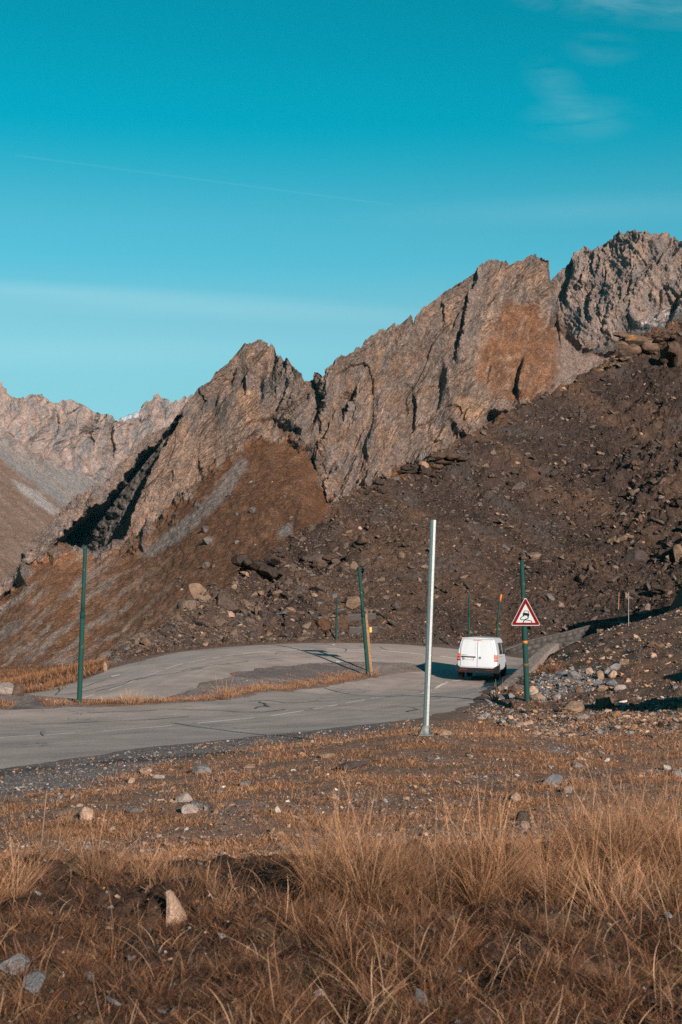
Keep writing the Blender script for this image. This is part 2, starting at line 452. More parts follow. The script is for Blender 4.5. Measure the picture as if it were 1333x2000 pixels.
bp = N(nt, 'ShaderNodeBump'); bp.inputs['Distance'].default_value = .006; bp.inputs['Strength'].default_value = .7; nB = noise_node(nt, 60, 3, .7, pos); L(nB.outputs['Fac'], bp.inputs['Height']); L(bp.outputs[0], b.inputs['Normal'])
me.materials.append(m)

def on_road(px, py):
    """road point seen at a photo pixel"""
    Ds = np.linspace(22, 95, 600)
    P = W(px[:, None], py[:, None], Ds[None])
    hit = P[..., 2] <= H(P[..., 0], P[..., 1])
    D = Ds[np.where(hit.any(1), hit.argmax(1), 599)]
    p = W(px, py, D)
    return np.stack([p[..., 0], p[..., 1], H(p[..., 0], p[..., 1])], -1)

# bitumen poured over the cracks, and one painted post shadow: thin wandering ribbons 4 mm proud
ribbon_mat = plain('bitumen_and_shadow', (.052, .062, .064), rough=.6, spec=.3, var=.3, vs=4)
def ribbon(px_pts, w, seed):
    w = w * (.6 if np.mean([q[1] for q in px_pts]) > 1364 else .34)
    P = on_road(*np.array(px_pts, float).T)
    d = arc(P[:, :2]); n = max(6, int(d[-1] / .25))
    t = np.linspace(0, d[-1], n)
    Q = np.stack([np.interp(t, d, P[:, k]) for k in (0, 1)], -1)
    tg = np.gradient(Q, axis=0); tg /= np.linalg.norm(tg, axis=1)[:, None] + 1e-9
    nr = np.stack([-tg[:, 1], tg[:, 0]], -1)
    Q = Q + nr * (.10 * pn(t * .9, t * 0, seed) + .05 * pn(t * 2.7, t * 0, seed + 5))[:, None]
    ww = w * (.6 + .8 * np.abs(pn(t * 1.3, t * 0, seed + 9)))
    A, B = Q + nr * ww[:, None], Q - nr * ww[:, None]
    V = np.vstack([np.column_stack([A, H(A[:, 0], A[:, 1])]), np.column_stack([B, H(B[:, 0], B[:, 1])])]); V[:, 2] += .018
    i = np.arange(n - 1)
    return V, np.stack([i, i + 1, i + 1 + n, i + n], -1)
RIB = [([(60, 1415), (130, 1413), (210, 1410), (300, 1406), (370, 1401)], .07), ([(170, 1393), (230, 1391), (310, 1388)], .05),
       ([(330, 1386), (380, 1387), (420, 1388), (470, 1392), (520, 1391), (560, 1386)], .06), ([(490, 1370), (515, 1368), (560, 1374), (600, 1372), (640, 1369), (665, 1368)], .06),
       ([(500, 1385), (512, 1380), (525, 1382), (520, 1376), (505, 1371)], .08), ([(605, 1385), (640, 1381), (680, 1379)], .05), ([(800, 1391), (806, 1388), (818, 1386)], .10), ([(762, 1379), (800, 1381), (818, 1387)], .03),
       ([(665, 1357), (690, 1353), (715, 1351)], .04), ([(795, 1336), (830, 1338), (855, 1336)], .035), ([(680, 1341), (730, 1346), (800, 1351)], .02),  # the last thin ribbon paints the sign post's cast shadow
       ([(110, 1358), (117, 1350), (112, 1345)], .10), ([(115, 1358), (150, 1355), (190, 1345), (235, 1335), (290, 1325)], .07), ([(150, 1347), (175, 1340), (205, 1328)], .06),
       ([(190, 1352), (240, 1338), (275, 1325), (340, 1316), (400, 1305)], .07), ([(300, 1314), (360, 1310), (420, 1300), (490, 1292)], .06), ([(400, 1285), (450, 1281), (500, 1278), (560, 1276)], .05),
       ([(540, 1278), (545, 1274), (560, 1272)], .07), ([(657, 1265), (670, 1266), (678, 1269), (672, 1273)], .08), ([(742, 1264), (752, 1268), (760, 1271)], .06), ([(703, 1262), (712, 1265)], .07),
       ([(470, 1291), (540, 1287), (610, 1285)], .04)]
Vs, Fs, off = [], [], 0
for k, (p_, w_) in enumerate(RIB):
    V, f = ribbon(p_, w_, k * 3 + 1); Vs.append(V); Fs.append(f + off); off += len(V)
structure(link('crack_sealing_and_shadow', raw_mesh('crack_sealing_and_shadow', np.vstack(Vs), np.vstack(Fs), 4, mat=ribbon_mat), road))
# one small dark manhole-like patch and two worn white marks across the far lane
def decal(name, pts, mat, lift=.022):
    P = on_road(*np.array(pts, float).T); P[:, 2] += lift
    me = bpy.data.meshes.new(name); me.from_pydata(P.tolist(), [], [list(range(len(P)))]); me.materials.append(mat)
    return structure(link(name, me, road))
decal('asphalt_patch', [(85 + 4.5 * math.cos(a), 1432 + 5.5 * math.sin(a)) for a in np.linspace(0, 2 * PI, 14)[:-1]], plain('patch', (.15, .155, .15), rough=.9))
wp = plain('worn_road_paint', (.42, .39, .37), rough=.9, var=.3, vs=6)
for q in ([(648, 1259), (655, 1259), (655, 1261.5), (648, 1261.5)], [(657, 1292), (665, 1292), (665, 1295), (656, 1295)], [(216, 1322), (234, 1318), (235, 1320), (219, 1324)]):
    decal('road_marking', q, wp)

# ------------------------------------------------------------------ ground sheet
azf = np.arctan((np.linspace(-90, 1423, 900) - CX) / F)
cols = np.concatenate([np.linspace(-PI, azf[0], 75)[:-1], azf, np.linspace(azf[-1], PI, 75)[1:]])
rows = np.concatenate([[.02, .6, 1.2, 1.8, 2.4], np.exp(np.linspace(math.log(3.0), math.log(130), 720)), np.exp(np.linspace(math.log(130), math.log(9000), 60))[1:]])
GA, GR = np.meshgrid(cols, rows)
gx, gy = np.sin(GA) * GR, np.cos(GA) * GR
base = H(gx, gy)
near_m = (GR < 140)
sd = np.full(gx.shape, 99.0)
i0 = (np.abs(gx) < 40) & (gy > 10) & (gy < 100)
sd[i0] = segdist(gx[i0], gy[i0], np.vstack([ROAD_POLY, ROAD_POLY[:1]]))
ins = np.zeros(gx.shape, bool); ins[i0] = inpoly(gx[i0], gy[i0], ROAD_POLY); sd = np.where(ins, -sd, sd)
ppx, ppy = PROJ(np.dstack([gx, gy, base]))
ppx = np.where(gy > 1, ppx, -9999); ppy = np.where(gy > 1, ppy, 9999)
n1 = fbm(gx * .45, gy * .45, 21, 4)
wpx, wpy = ppx + 14 * fbm(gx * .5, gy * .5, 31, 4), ppy + 6 * fbm(gx * .5, gy * .5, 37, 4)
gravel = np.clip(softpoly(wpx, wpy, [(-400, 1620), (0, 1568), (150, 1545), (280, 1500), (420, 1472), (600, 1443), (760, 1425), (760, 1400), (300, 1450), (0, 1490), (-400, 1540)], 9)
                 + softpoly(wpx, wpy, [(-400, 1395), (200, 1390), (160, 1372), (90, 1362), (0, 1352), (-400, 1345)], 4), 0, 1)
island = softpoly(wpx, wpy, [(320, 1372), (395, 1340), (470, 1313), (560, 1299), (700, 1291), (800, 1290), (900, 1290), (905, 1300), (720, 1321), (640, 1336), (560, 1349), (400, 1372)], 4)
meadow = softpoly(wpx, wpy, [(-600, 1345), (0, 1356), (75, 1363), (140, 1335), (215, 1306), (215, 1290), (-600, 1290)], 4) * (gy > 48)
rubble = softpoly(wpx, wpy, [(1040, 1372), (1040, 1335), (1090, 1315), (1150, 1310), (1185, 1340), (1150, 1362)], 8) * (gy > 35)
bank = (1 - sstep(10.2, 12.2, gy + 1.5 * n1)) * (gy > 0)
verge = sstep(10, 13, gy) * (1 - sstep(32, 40, gy)) * (1 - gravel)
# relief
dz = np.zeros(gx.shape)
dz += near_m * (.05 * fbm(gx * .8, gy * .8, 41, 4) + .022 * fbm(gx * 5, gy * 5, 45, 4))
dz += bank * (.15 * fbm(gx * 1.3, gy * 1.3, 51, 4) + .11 * fbm(gx * 4, gy * 4, 55, 5))
dz += verge * .03 * np.clip(fbm(gx * 3, gy * 3, 61, 4), 0, 1)
dz += (gx > 5) * sstep(36, 44, gy) * (gy < 100) * .22 * ridged(gx * .35, gy * .35, 66, 5)
dz += meadow * .25 * fbm(gx * .12, gy * .12, 71, 5)
# a turf bank right of the sign pole that throws the dark wedge of shade
bl = np.array([(9.3, 33.5), (11.2, 38.0), (14.2, 43.5)])
bd = segdist(gx, gy, bl)
dz += (gy > 25) * (gy < 60) * 1.8 * np.exp(-(bd / .8) ** 2) * (.85 + .4 * n1)
roadk = sstep(-.55, -.02, sd + .5 * n1)
offs = roadk * .078 - .06
offs = np.where(sd > 3, .015, offs)
gz = base + dz * sstep(-.2, 1.2, sd) + np.where(near_m, offs, 0)
dz += 1.9 * np.exp(-((gx - 20.6) / 1.7) ** 2 - ((gy - 75) / 3.5) ** 2) * (.85 + .4 * n1)  # unseen mound added off to the right to shade the curved wall
gz = base + dz * sstep(-.2, 1.2, sd) + np.where(near_m, offs, 0)
# colours of the ground itself
soil, ochre, grav, dark = np.array((.060, .036, .025)), np.array((.30, .15, .070)), np.array((.17, .15, .14)), np.array((.026, .018, .014))
tint = np.broadcast_to(np.array((.205, .125, .084)), gx.shape + (3,)).copy()
nn = fbm(gx * 1.3, gy * 1.3, 81, 5); nf = fbm(gx * 9, gy * 9, 85, 4)
tint = mixc(tint, (.21, .160, .135), sstep(.0, .35, nn) * .5)
tint = mixc(tint, ochre, sstep(.02, .3, fbm(gx * .7, gy * .9, 88, 5)) * .8 * verge)
tint = mixc(tint, soil, bank); tint = mixc(tint, dark, bank * sstep(-.05, .35, nn))
tint = mixc(tint, (.13, .085, .05), bank * sstep(.1, .4, fbm(gx * 2, gy * 2, 91, 4)))
rs = (gx > 4) * sstep(30, 38, gy) * (gy < 110)
tint = mixc(tint, (.090, .062, .047), rs * .85)
tint = mixc(tint, (.17, .095, .05), rs * .7 * sstep(.1, .4, fbm(gx * .5, gy * .5, 95, 4)))
tint = mixc(tint, grav, gravel); tint = mixc(tint, (.085, .075, .07), gravel * sstep(.05, .4, fbm(gx * .5, gy * .9, 97, 4)))
tint = mixc(tint, (.27, .225, .20), island); tint = mixc(tint, (.15, .128, .118), island * sstep(.0, .3, .6 * fbm(gx * .3, gy * .9, 99, 4) + .5 * np.exp(-((ppx - 590) / 130) ** 2 - ((ppy - 1317) / 13) ** 2)))
tint = mixc(tint, (.15, .078, .04), meadow); tint = mixc(tint, (.105, .053, .028), meadow * sstep(0, .4, fbm(gx * .1, gy * .06, 101, 5)))
tint = mixc(tint, (.135, .13, .13), rubble)
mud = np.exp(-(segdist(ppx, ppy, [(-100, 1527), (0, 1514), (100, 1500), (190, 1492), (300, 1484), (480, 1470)]) / 4.5) ** 2)
tint = mixc(tint, (.035, .03, .028), mud * sstep(-.35, .1, fbm(gx * 1.2, gy * 1.2, 103, 3)) * .9)
edge = np.exp(-((sd - .5) / .7) ** 2) * (gy > 12)
tint = mixc(tint, (.12, .105, .098), edge * .5)
tint *= (1 + .35 * nf)[..., None] * np.array((.88, .84, .84))
ground_mat = tint_mat('soil_and_gravel', (3.0, 22, 70), (.25, .35, .35), bump=((14, .05), (60, .02)))
GV = np.dstack([gx, gy, gz]).reshape(-1, 3)
gfc = gridfaces(*gx.shape)
ground = structure(link('ground', raw_mesh('ground', GV, gfc, 4, tint=np.clip(tint, .004, .8).reshape(-1, 3), smooth=True, mat=ground_mat)))
lr = np.log(rows)
def GZ(x, y):
    x, y = np.asarray(x, float), np.asarray(y, float)
    r = np.hypot(x, y); a = np.arctan2(x, y)
    fi = np.interp(r, rows, np.arange(len(rows))); fj = np.interp(a, cols, np.arange(len(cols)))
    i, j = np.clip(fi.astype(int), 0, len(rows) - 2), np.clip(fj.astype(int), 0, len(cols) - 2)
    p, q = fi - i, fj - j
    return (gz[i, j] * (1 - p) * (1 - q) + gz[i + 1, j] * p * (1 - q) + gz[i, j + 1] * (1 - p) * q + gz[i + 1, j + 1] * p * q)
def gmask(arr, x, y):
    r = np.hypot(x, y); a = np.arctan2(x, y)
    return arr[np.clip(np.rint(np.interp(r, rows, np.arange(len(rows)))).astype(int), 0, len(rows) - 1), np.clip(np.rint(np.interp(a, cols, np.arange(len(cols)))).astype(int), 0, len(cols) - 1)]
gvis = (GR < 200) & (gy > 3)
gpx, gpy = PROJ(np.dstack([gx, gy, gz])); gpx = np.where(gvis, gpx, -9e4)
def hit_ground(px, py):
    d = (gpx - px) ** 2 + (gpy - py) ** 2
    ok = d < max(9.0, d.min() + 4)
    k = np.argmin(np.where(ok, GR, 1e9))
    return np.array([gx.flat[k], gy.flat[k], gz.flat[k]])
# ------------------------------------------------------------------ slopes and mountains
def loft(xs, curves, nrows, dpow=None):
    """curves: bottom to top lists of (px,py,D); returns px, py, D grids and the segment coordinate t"""
    Y = [np.interp(xs, [p[0] for p in c], [p[1] for p in c]) for c in curves]
    D = [np.interp(xs, [p[0] for p in c], [p[2] for p in c]) for c in curves]
    gY, gD, gT = [], [], []
    for k in range(len(curves) - 1):
        t = np.linspace(0, 1, nrows[k], endpoint=k == len(curves) - 2)[:, None]
        td = t ** (dpow[k] if dpow else 1)
        gY.append(Y[k] * (1 - t) + Y[k + 1] * t); gD.append(D[k] * (1 - td) + D[k + 1] * td)
        gT.append(k + t + 0 * Y[k])
    gY, gD, gT = np.vstack(gY), np.vstack(gD), np.vstack(gT)
    return np.broadcast_to(xs, gY.shape), gY, gD, gT

def gnormals(P):
    du = np.gradient(P, axis=1); dv = np.gradient(P, axis=0)
    n = np.cross(du, dv); return n / (np.linalg.norm(n, axis=-1, keepdims=True) + 1e-9)

def smooth2(A, k):
    ker = np.hanning(2 * k + 3)[1:-1]; ker /= ker.sum()
    pad = [(k, k), (0, 0)] + [(0, 0)] * (A.ndim - 2)
    B = np.pad(A, pad, 'edge'); B = sum(ker[i] * B[i:i + A.shape[0]] for i in range(2 * k + 1))
    pad = [(0, 0), (k, k)] + [(0, 0)] * (A.ndim - 2)
    B = np.pad(B, pad, 'edge'); return sum(ker[i] * B[:, i:i + A.shape[1]] for i in range(2 * k + 1))

def back_rows(P, n, step, drop):
    """carry the ridge over and down the far side"""
    top = P[-1]; out = []
    dirv = top[:, :2] / np.linalg.norm(top[:, :2], axis=1, keepdims=True)
    for i in range(1, n + 1):
        q = top.copy(); q[:, :2] += dirv * step * i; q[:, 2] -= drop * i * (1 + .1 * i); out.append(q)
    return np.concatenate([P, np.array(out)], 0)

def buttress(PX, PY, line, amp, width, soft=3, fall=40):
    """rock step: left of the line (px) the face stands back by amp metres and comes forward again over width px"""
    line = np.array(sorted(line, key=lambda p: p[1]), float)
    lx = np.interp(PY, line[:, 1], line[:, 0])
    d = lx - PX
    v = sstep(line[0, 1] - fall * .3, line[0, 1] + fall * .7, PY) * (1 - sstep(line[-1, 1] - fall * .6, line[-1, 1] + fall * .4, PY))
    return amp * v * sstep(-soft, soft, d) * np.exp(-np.clip(d, 0, None) / width)

# ---- the dark shale hillside right behind the road
foot = [(60, 1350, 60), (150, 1330, 65.5), (205, 1309, 66), (250, 1292, 69), (330, 1270, 73), (450, 1258, 79), (600, 1251, 82), (700, 1251, 84), (830, 1256, 85), (900, 1262, 85.5), (990, 1270, 88), (1050, 1248, 88.8), (1100, 1238, 89.5), (1150, 1224, 90), (1222, 1219, 88.5), (1280, 1212, 87), (1333, 1204, 85.5), (1500, 1190, 84), (2000, 1200, 84)]
crest = [(60, 1345, 61), (150, 1327, 67), (205, 1302, 67.5), (250, 1265, 71), (300, 1236, 76), (340, 1210, 81), (380, 1188, 85), (410, 1165, 88), (455, 1137, 93), (500, 1108, 97), (545, 1078, 101), (600, 1022, 106), (640, 1003, 110), (670, 985, 112), (740, 935, 118), (800, 903, 122), (840, 885, 125), (900, 852, 130), (960, 827, 134), (1000, 803, 138), (1060, 771, 143), (1120, 741, 147), (1180, 714, 150), (1200, 702, 151), (1225, 685, 153), (1290, 655, 155), (1333, 640, 156), (1500, 640, 158), (2000, 800, 150)]
xs = np.concatenate([np.linspace(60, 1440, 1150), np.linspace(1445, 2000, 60)])
low = [(x, y + 10, d - .6) for x, y, d in foot]
def between(a, b, f, fd):
    q = []
    for x in np.arange(60, 2001, 40):
        ya, yb = np.interp(x, [p[0] for p in a], [p[1] for p in a]), np.interp(x, [p[0] for p in b], [p[1] for p in b])
        da, db = np.interp(x, [p[0] for p in a], [p[2] for p in a]), np.interp(x, [p[0] for p in b], [p[2] for p in b])
        q.append((x, ya + (yb - ya) * f, da + (db - da) * fd))
    return q
midc = between(foot, crest, .5, .46)
HX, HY, HD, HT = loft(xs, [low, foot, midc, crest], [10, 260, 250])
HP = W(HX, HY, HD)
hn = smooth2(gnormals(smooth2(HP, 14)), 10)
hn *= np.sign(-(hn * (HP - np.array((0, 0, CAMZ)))).sum(-1, keepdims=True) + 1e-9)
X, Y, Z = HP[..., 0], HP[..., 1], HP[..., 2]
s1, s2 = X, (Y * .8 + Z * .9)
rise = sstep(1.0, 1.25, HT)
craggy = sstep(-.15, .35, fbm(s1 * .05, s2 * .05, 113, 3))
craggy = np.clip(craggy + .7 * sstep(2.72, 2.95, HT) * sstep(-.2, .2, fbm(s1 * .08, s2 * .08, 114, 3)) + .9 * np.exp(-((HX - 690) / 90) ** 2 - ((HY - 1065) / 50) ** 2) + .8 * np.exp(-((HX - 820) / 130) ** 2 - ((HY - 905) / 35) ** 2) + sstep(1180, 1300, HX + .25 * (1100 - HY)) * .8 + .8 * np.exp(-((HX - 500) / 55) ** 2 - ((HY - 1115) / 40) ** 2), 0, 1.3)
disp = rise * (1.6 * fbm(s1 * .045, s2 * .045, 111, 3) + craggy * 1.5 * (ridged(s1 * .13 + .3 * s2 * .13, s2 * .16, 117, 4) - .45))
disp += (.25 + .75 * rise) * (.30 * (ridged(s1 * .55, s2 * .55, 121, 4) - .4) * (.35 + craggy) + .26 * fbm(s1 * 1.2, s2 * 1.2, 125, 4) + .16 * (ridged(s1 * 1.7, s2 * 1.7, 126, 3) - .4) + .09 * fbm(s1 * 4, s2 * 4, 127, 3))
# gully grooves running down the fall line
disp -= rise * .35 * sstep(.55, .95, ridged((s1 - .55 * s2) * .16, (s2 + .3 * s1) * .035, 131, 3)) * craggy
disp *= sstep(.3, 1.0, HT)
HPD = HP + hn * disp[..., None]
sh = np.array((.062, .046, .038)); tintH = np.broadcast_to(sh, HP.shape).copy()
tintH = mixc(tintH, (.105, .072, .053), sstep(-.1, .4, fbm(s1 * .09, s2 * .09, 141, 5) + .45 * np.exp(-((HX - 800) / 230) ** 2 - ((HY - 1150) / 110) ** 2)) * .85)
tintH = mixc(tintH, (.045, .037, .033), sstep(.05, .4, fbm(s1 * .16, s2 * .16, 145, 5)) * .7)
tintH = mixc(tintH, (.085, .080, .078), .6 * sstep(.1, .4, fbm(s1 * .2 + 7, s2 * .1, 147, 4)))
tintH = mixc(tintH, (.125, .082, .056), .6 * sstep(.05, .35, fbm((s1 + .4 * s2) * .22, s2 * .035, 148, 4)))
tintH = mixc(tintH, (.035, .029, .027), .6 * sstep(.12, .4, fbm((s1 + .4 * s2) * .3 + 5, s2 * .045, 146, 4)))
tintH = mixc(tintH, (.15, .085, .045), .8 * sstep(2.86, 2.98, HT) * sstep(-.2, .3, fbm(s1 * .3, s2 * .3, 149, 3)))
tintH = mixc(tintH, (.12, .09, .07), .7 * (1 - sstep(1.0, 1.12, HT)))
tintH *= .66 * np.array((.92, .86, .85))
tintH *= (1 + .5 * fbm(s1 * 2.2, s2 * 2.2, 151, 4))[..., None]
nb = 12
HB = back_rows(HPD, nb, 4.0, 1.5)
tH = np.concatenate([tintH, np.repeat(tintH[-1:], nb, 0)], 0)
shale_mat = tint_mat('shale', (1.2, 6, 22), (.25, .4, .4), bump=((3, .22), (14, .08)))
hillside = structure(link('hillside', raw_mesh('hillside', HB.reshape(-1, 3), gridfaces(*HB.shape[:2]), 4, tint=np.clip(tH, .004, .8).reshape(-1, 3), smooth=True, mat=shale_mat)))
hpx, hpy = PROJ(HPD); hdist = HPD[..., 1]
def hit_hill(px, py):
    d = (hpx - px) ** 2 + (hpy - py) ** 2
    ok = d < max(6.0, d.min() + 2)
    k = np.argmin(np.where(ok, hdist, 1e9))
    return HPD.reshape(-1, 3)[k].copy(), hn.reshape(-1, 3)[k].copy()

# ---- mountains
def rockface(L1, Z1, sc, lean, seed, amps):
    """ribs and gullies running up the face, broken at every scale; lean = how far they tip to the right"""
    w1 = L1 - lean * Z1
    w1 = w1 + sc * .35 * fbm(L1 / sc * .7, Z1 / sc * .7, seed + 50, 3)
    d = 0 * w1
    for k, (s_, a_, st_) in enumerate(amps):
        r = 1 - np.abs(pn(w1 / s_, Z1 / (s_ * st_), seed + k * 7)) * 2.2
        r = np.where(r > 0, r ** 1.4, r)
        q = pn(w1 / s_ * 1.7 + 5, Z1 / s_ * .9, seed + k * 7 + 3)
        d = d + a_ * (r * .7 + q * .6)
        if s_ < 40:                        # fissures cut into the face
            d = d - a_ * .4 * sstep(.86, .99, 1 - np.abs(pn(w1 / s_ * .8 + 9, Z1 / (s_ * 3.2), seed + k * 7 + 5)) * 2)
    return d

def mountain(name, xs, curves, nrows, lean, amps, seed, butts=(), soft_amp=None, back=(14, 30, 14), colour=None, dpow=None, mat=None, gully=0, recess=None, gain=(1.23, 1.27, 1.30)):
    PX, PY, D, T = loft(xs, curves, nrows, dpow)
    for ln, am, wd in butts: D = D + buttress(PX, PY, ln, am * .6, wd)
    cove = 0
    if recess is not None:
        rc = recess(PX, PY, T); D = D + rc; cove = sstep(8, 40, rc)
    P = W(PX, PY, D)
    P0 = W(PX, PY, D - (rc if recess is not None else 0))
    n = smooth2(gnormals(smooth2(P0, 16)), 12)
    n *= np.sign(-(n * (P0 - np.array((0, 0, CAMZ)))).sum(-1, keepdims=True) + 1e-9)
    rock = soft_amp(PX, PY, T, P)
    L1, Z1 = P[..., 0], P[..., 2]
    w_ = L1 - lean * Z1
    nb_ = 3 if amps[0][0] > 150 else 2
    big, small = amps[:nb_], amps[nb_:]
    dl = rockface(L1, Z1, min(amps[0][0], 62), lean, seed, big) * rock
    d = rockface(L1, Z1, amps[0][0], lean, seed + 14, small) * rock
    d = d + (1 - rock) * amps[-1][1] * 1.2 * fbm(L1 / amps[-1][0] / 3, Z1 / amps[-1][0] / 3, seed + 90, 3)
    dgz, dsz = PX * .80 - PY * .60, PX * .60 + PY * .80
    d = d + (1 - rock) * gully * (ridged(dgz / 110, dsz / 13, seed + 95, 4) - .4 + .5 * fbm(PX / 12, PY / 9, seed + 97, 4))
    d = d * (1 - .85 * cove); dl = dl * (1 - .3 * cove)
    edge = sstep(0, .02, T / T.max())
    ray = P - np.array((0, 0, CAMZ)); ray = ray / np.linalg.norm(ray, axis=-1, keepdims=True)
    P2 = P + n * (d * edge)[..., None] - ray * (1.5 * dl * edge)[..., None]
    tint = colour(PX, PY, T, P2, rock, gnormals(P2)) * np.array(gain)
    if recess is not None: tint = mixc(tint, (.19, .175, .165), cove * .8)  # paler grey put into the cove's colour to lift its deep shade
    PB = back_rows(P2, *back)
    tint = np.concatenate([tint, np.repeat(tint[-1:], back[0], 0)], 0)
    o = structure(link(name, raw_mesh(name, PB.reshape(-1, 3), gridfaces(*PB.shape[:2]), 4, tint=np.clip(tint, .004, .9).reshape(-1, 3), smooth=True, mat=mat)))
    return o, P2

mt_mat = tint_mat('mountain_rock', (.05, .25, 1.0), (.18, .38, .42), bump=((.16, 4.0), (.6, 2.2)))

# main massif with the pointed peak on its left shoulder
b0 = [(-140, 1345, 520), (0, 1315, 500), (120, 1322, 430), (205, 1318, 400), (300, 1260, 440), (455, 1155, 520), (600, 1050, 590), (670, 1010, 640), (740, 960, 690), (840, 905, 760), (960, 850, 830), (1060, 800, 900), (1180, 740, 960), (1240, 700, 990)]
b1 = [(-140, 1250, 760), (0, 1180, 760), (50, 1112, 790), (115, 1064, 820), (185, 1081, 800), (245, 1055, 805), (320, 1005, 820), (400, 925, 850), (470, 872, 880), (530, 840, 900), (590, 852, 890), (618, 930, 885), (640, 990, 862), (670, 985, 864), (740, 945, 875), (840, 895, 900), (960, 840, 930), (1060, 790, 965), (1180, 730, 1000), (1240, 690, 1010)]
b2 = [(-140, 1200, 830), (0, 1137, 850), (28, 1115, 850), (44, 1098, 850), (46, 1084, 852), (60, 1062, 856), (80, 1041, 860), (100, 1020, 870), (135, 985, 885), (152, 974, 890), (170, 960, 895), (213, 941, 905), (230, 911, 915), (250, 892, 925), (270, 870, 935), (290, 850, 945), (318, 842, 950), (330, 834, 955), (345, 812, 960), (365, 786, 970), (385, 761, 975), (410, 746, 980), (418, 728, 985), (440, 716, 990), (450, 704, 990), (470, 682, 992), (480, 675, 994), (492, 672, 995), (512, 671, 996), (520, 679, 997), (525, 681, 998), (528, 675, 998), (536, 679, 998), (541, 696, 1000), (560, 706, 1002), (575, 716, 1005), (586, 735, 1008), (588, 744, 1010), (597, 745, 1012), (611, 744, 1015), (616, 735, 1015), (622, 731, 1016), (628, 732, 1016), (632, 742, 1020), (640, 728, 1025), (648, 714, 1030), (665, 702, 1035), (685, 694, 1040), (700, 681, 1045), (720, 664, 1052), (740, 651, 1060), (760, 643, 1066), (782, 634, 1072), (804, 625, 1080), (808, 632, 1082), (812, 616, 1084), (824, 605, 1088), (845, 590, 1094), (860, 577, 1100), (875, 566, 1104), (890, 559, 1110), (905, 548, 1114), (930, 531, 1120), (937, 522, 1124), (945, 517, 1126), (958, 514, 1130), (972, 512, 1134), (985, 514, 1138), (997, 519, 1142), (1010, 514, 1146), (1020, 510, 1148), (1030, 505, 1150), (1036, 503, 1152), (1044, 500, 1154), (1050, 506, 1155), (1062, 508, 1157), (1069, 518, 1160), (1072, 532, 1162), (1074, 552, 1164), (1085, 580, 1166), (1095, 615, 1168), (1108, 648, 1170), (1125, 672, 1170), (1160, 690, 1170), (1200, 690, 1170), (1240, 685, 1170)]
def steep(top, base, k):
    """stand the ridge k metres back per metre of height over the cliff foot"""
    out = []
    for x, y, d in top:
        yb, db = np.interp(x, [p[0] for p in base], [p[1] for p in base]), np.interp(x, [p[0] for p in base], [p[2] for p in base])
        out.append((x, y, db + k * max(yb - y, 0) * db / F + 4))
    return out
def jag(curve, amp, seed):
    """teeth and notches along a skyline"""
    x = np.arange(curve[0][0], curve[-1][0], 2.0); P = np.array(curve, float)
    y, d = np.interp(x, P[:, 0], P[:, 1]), np.interp(x, P[:, 0], P[:, 2])
    y = y - amp * ((1 - np.abs(pn(x / 13, x * 0, seed)) * 2.2) * (.6 + pn(x / 50, x * 0, seed + 1)) + .6 * pn(x / 5, x * 0, seed + 2))
    return list(zip(x, y, d))
b2 = jag(steep(b2, b1, .62), 3.2, 611)
def soft_main(PX, PY, T, P):
    k = sstep(.82, 1.12, T + .34 * fbm(PX / 45, PY / 45, 7, 5))
    k = k * (1 - .62 * softpoly(PX, PY, [(985, 575), (1050, 590), (1110, 660), (1120, 720), (1040, 790), (960, 780), (920, 745), (925, 690), (950, 630)], 26))
    k = k * (1 - .2 * softpoly(PX, PY, [(640, 740), (740, 665), (880, 590), (880, 680), (800, 830), (760, 900), (680, 930), (640, 860)], 40))
    sc = softpoly(PX + 10 * fbm(PX / 30, PY / 30, 8, 3), PY, [(1090, 640), (1135, 680), (1215, 690), (1215, 720), (1100, 770), (1060, 790), (1085, 730)], 14)
    ln = np.array([(372, 778), (335, 850), (303, 905), (276, 960), (262, 1000), (249, 1046), (246, 1066)], float)
    dd = np.interp(PY, ln[:, 1], ln[:, 0]) - PX
    k = k * (1 - .35 * sstep(0, 12, dd) * (1 - sstep(140, 200, dd)) * sstep(790, 830, PY))
    return np.clip(k, .06, 1) * (1 - .75 * sc)
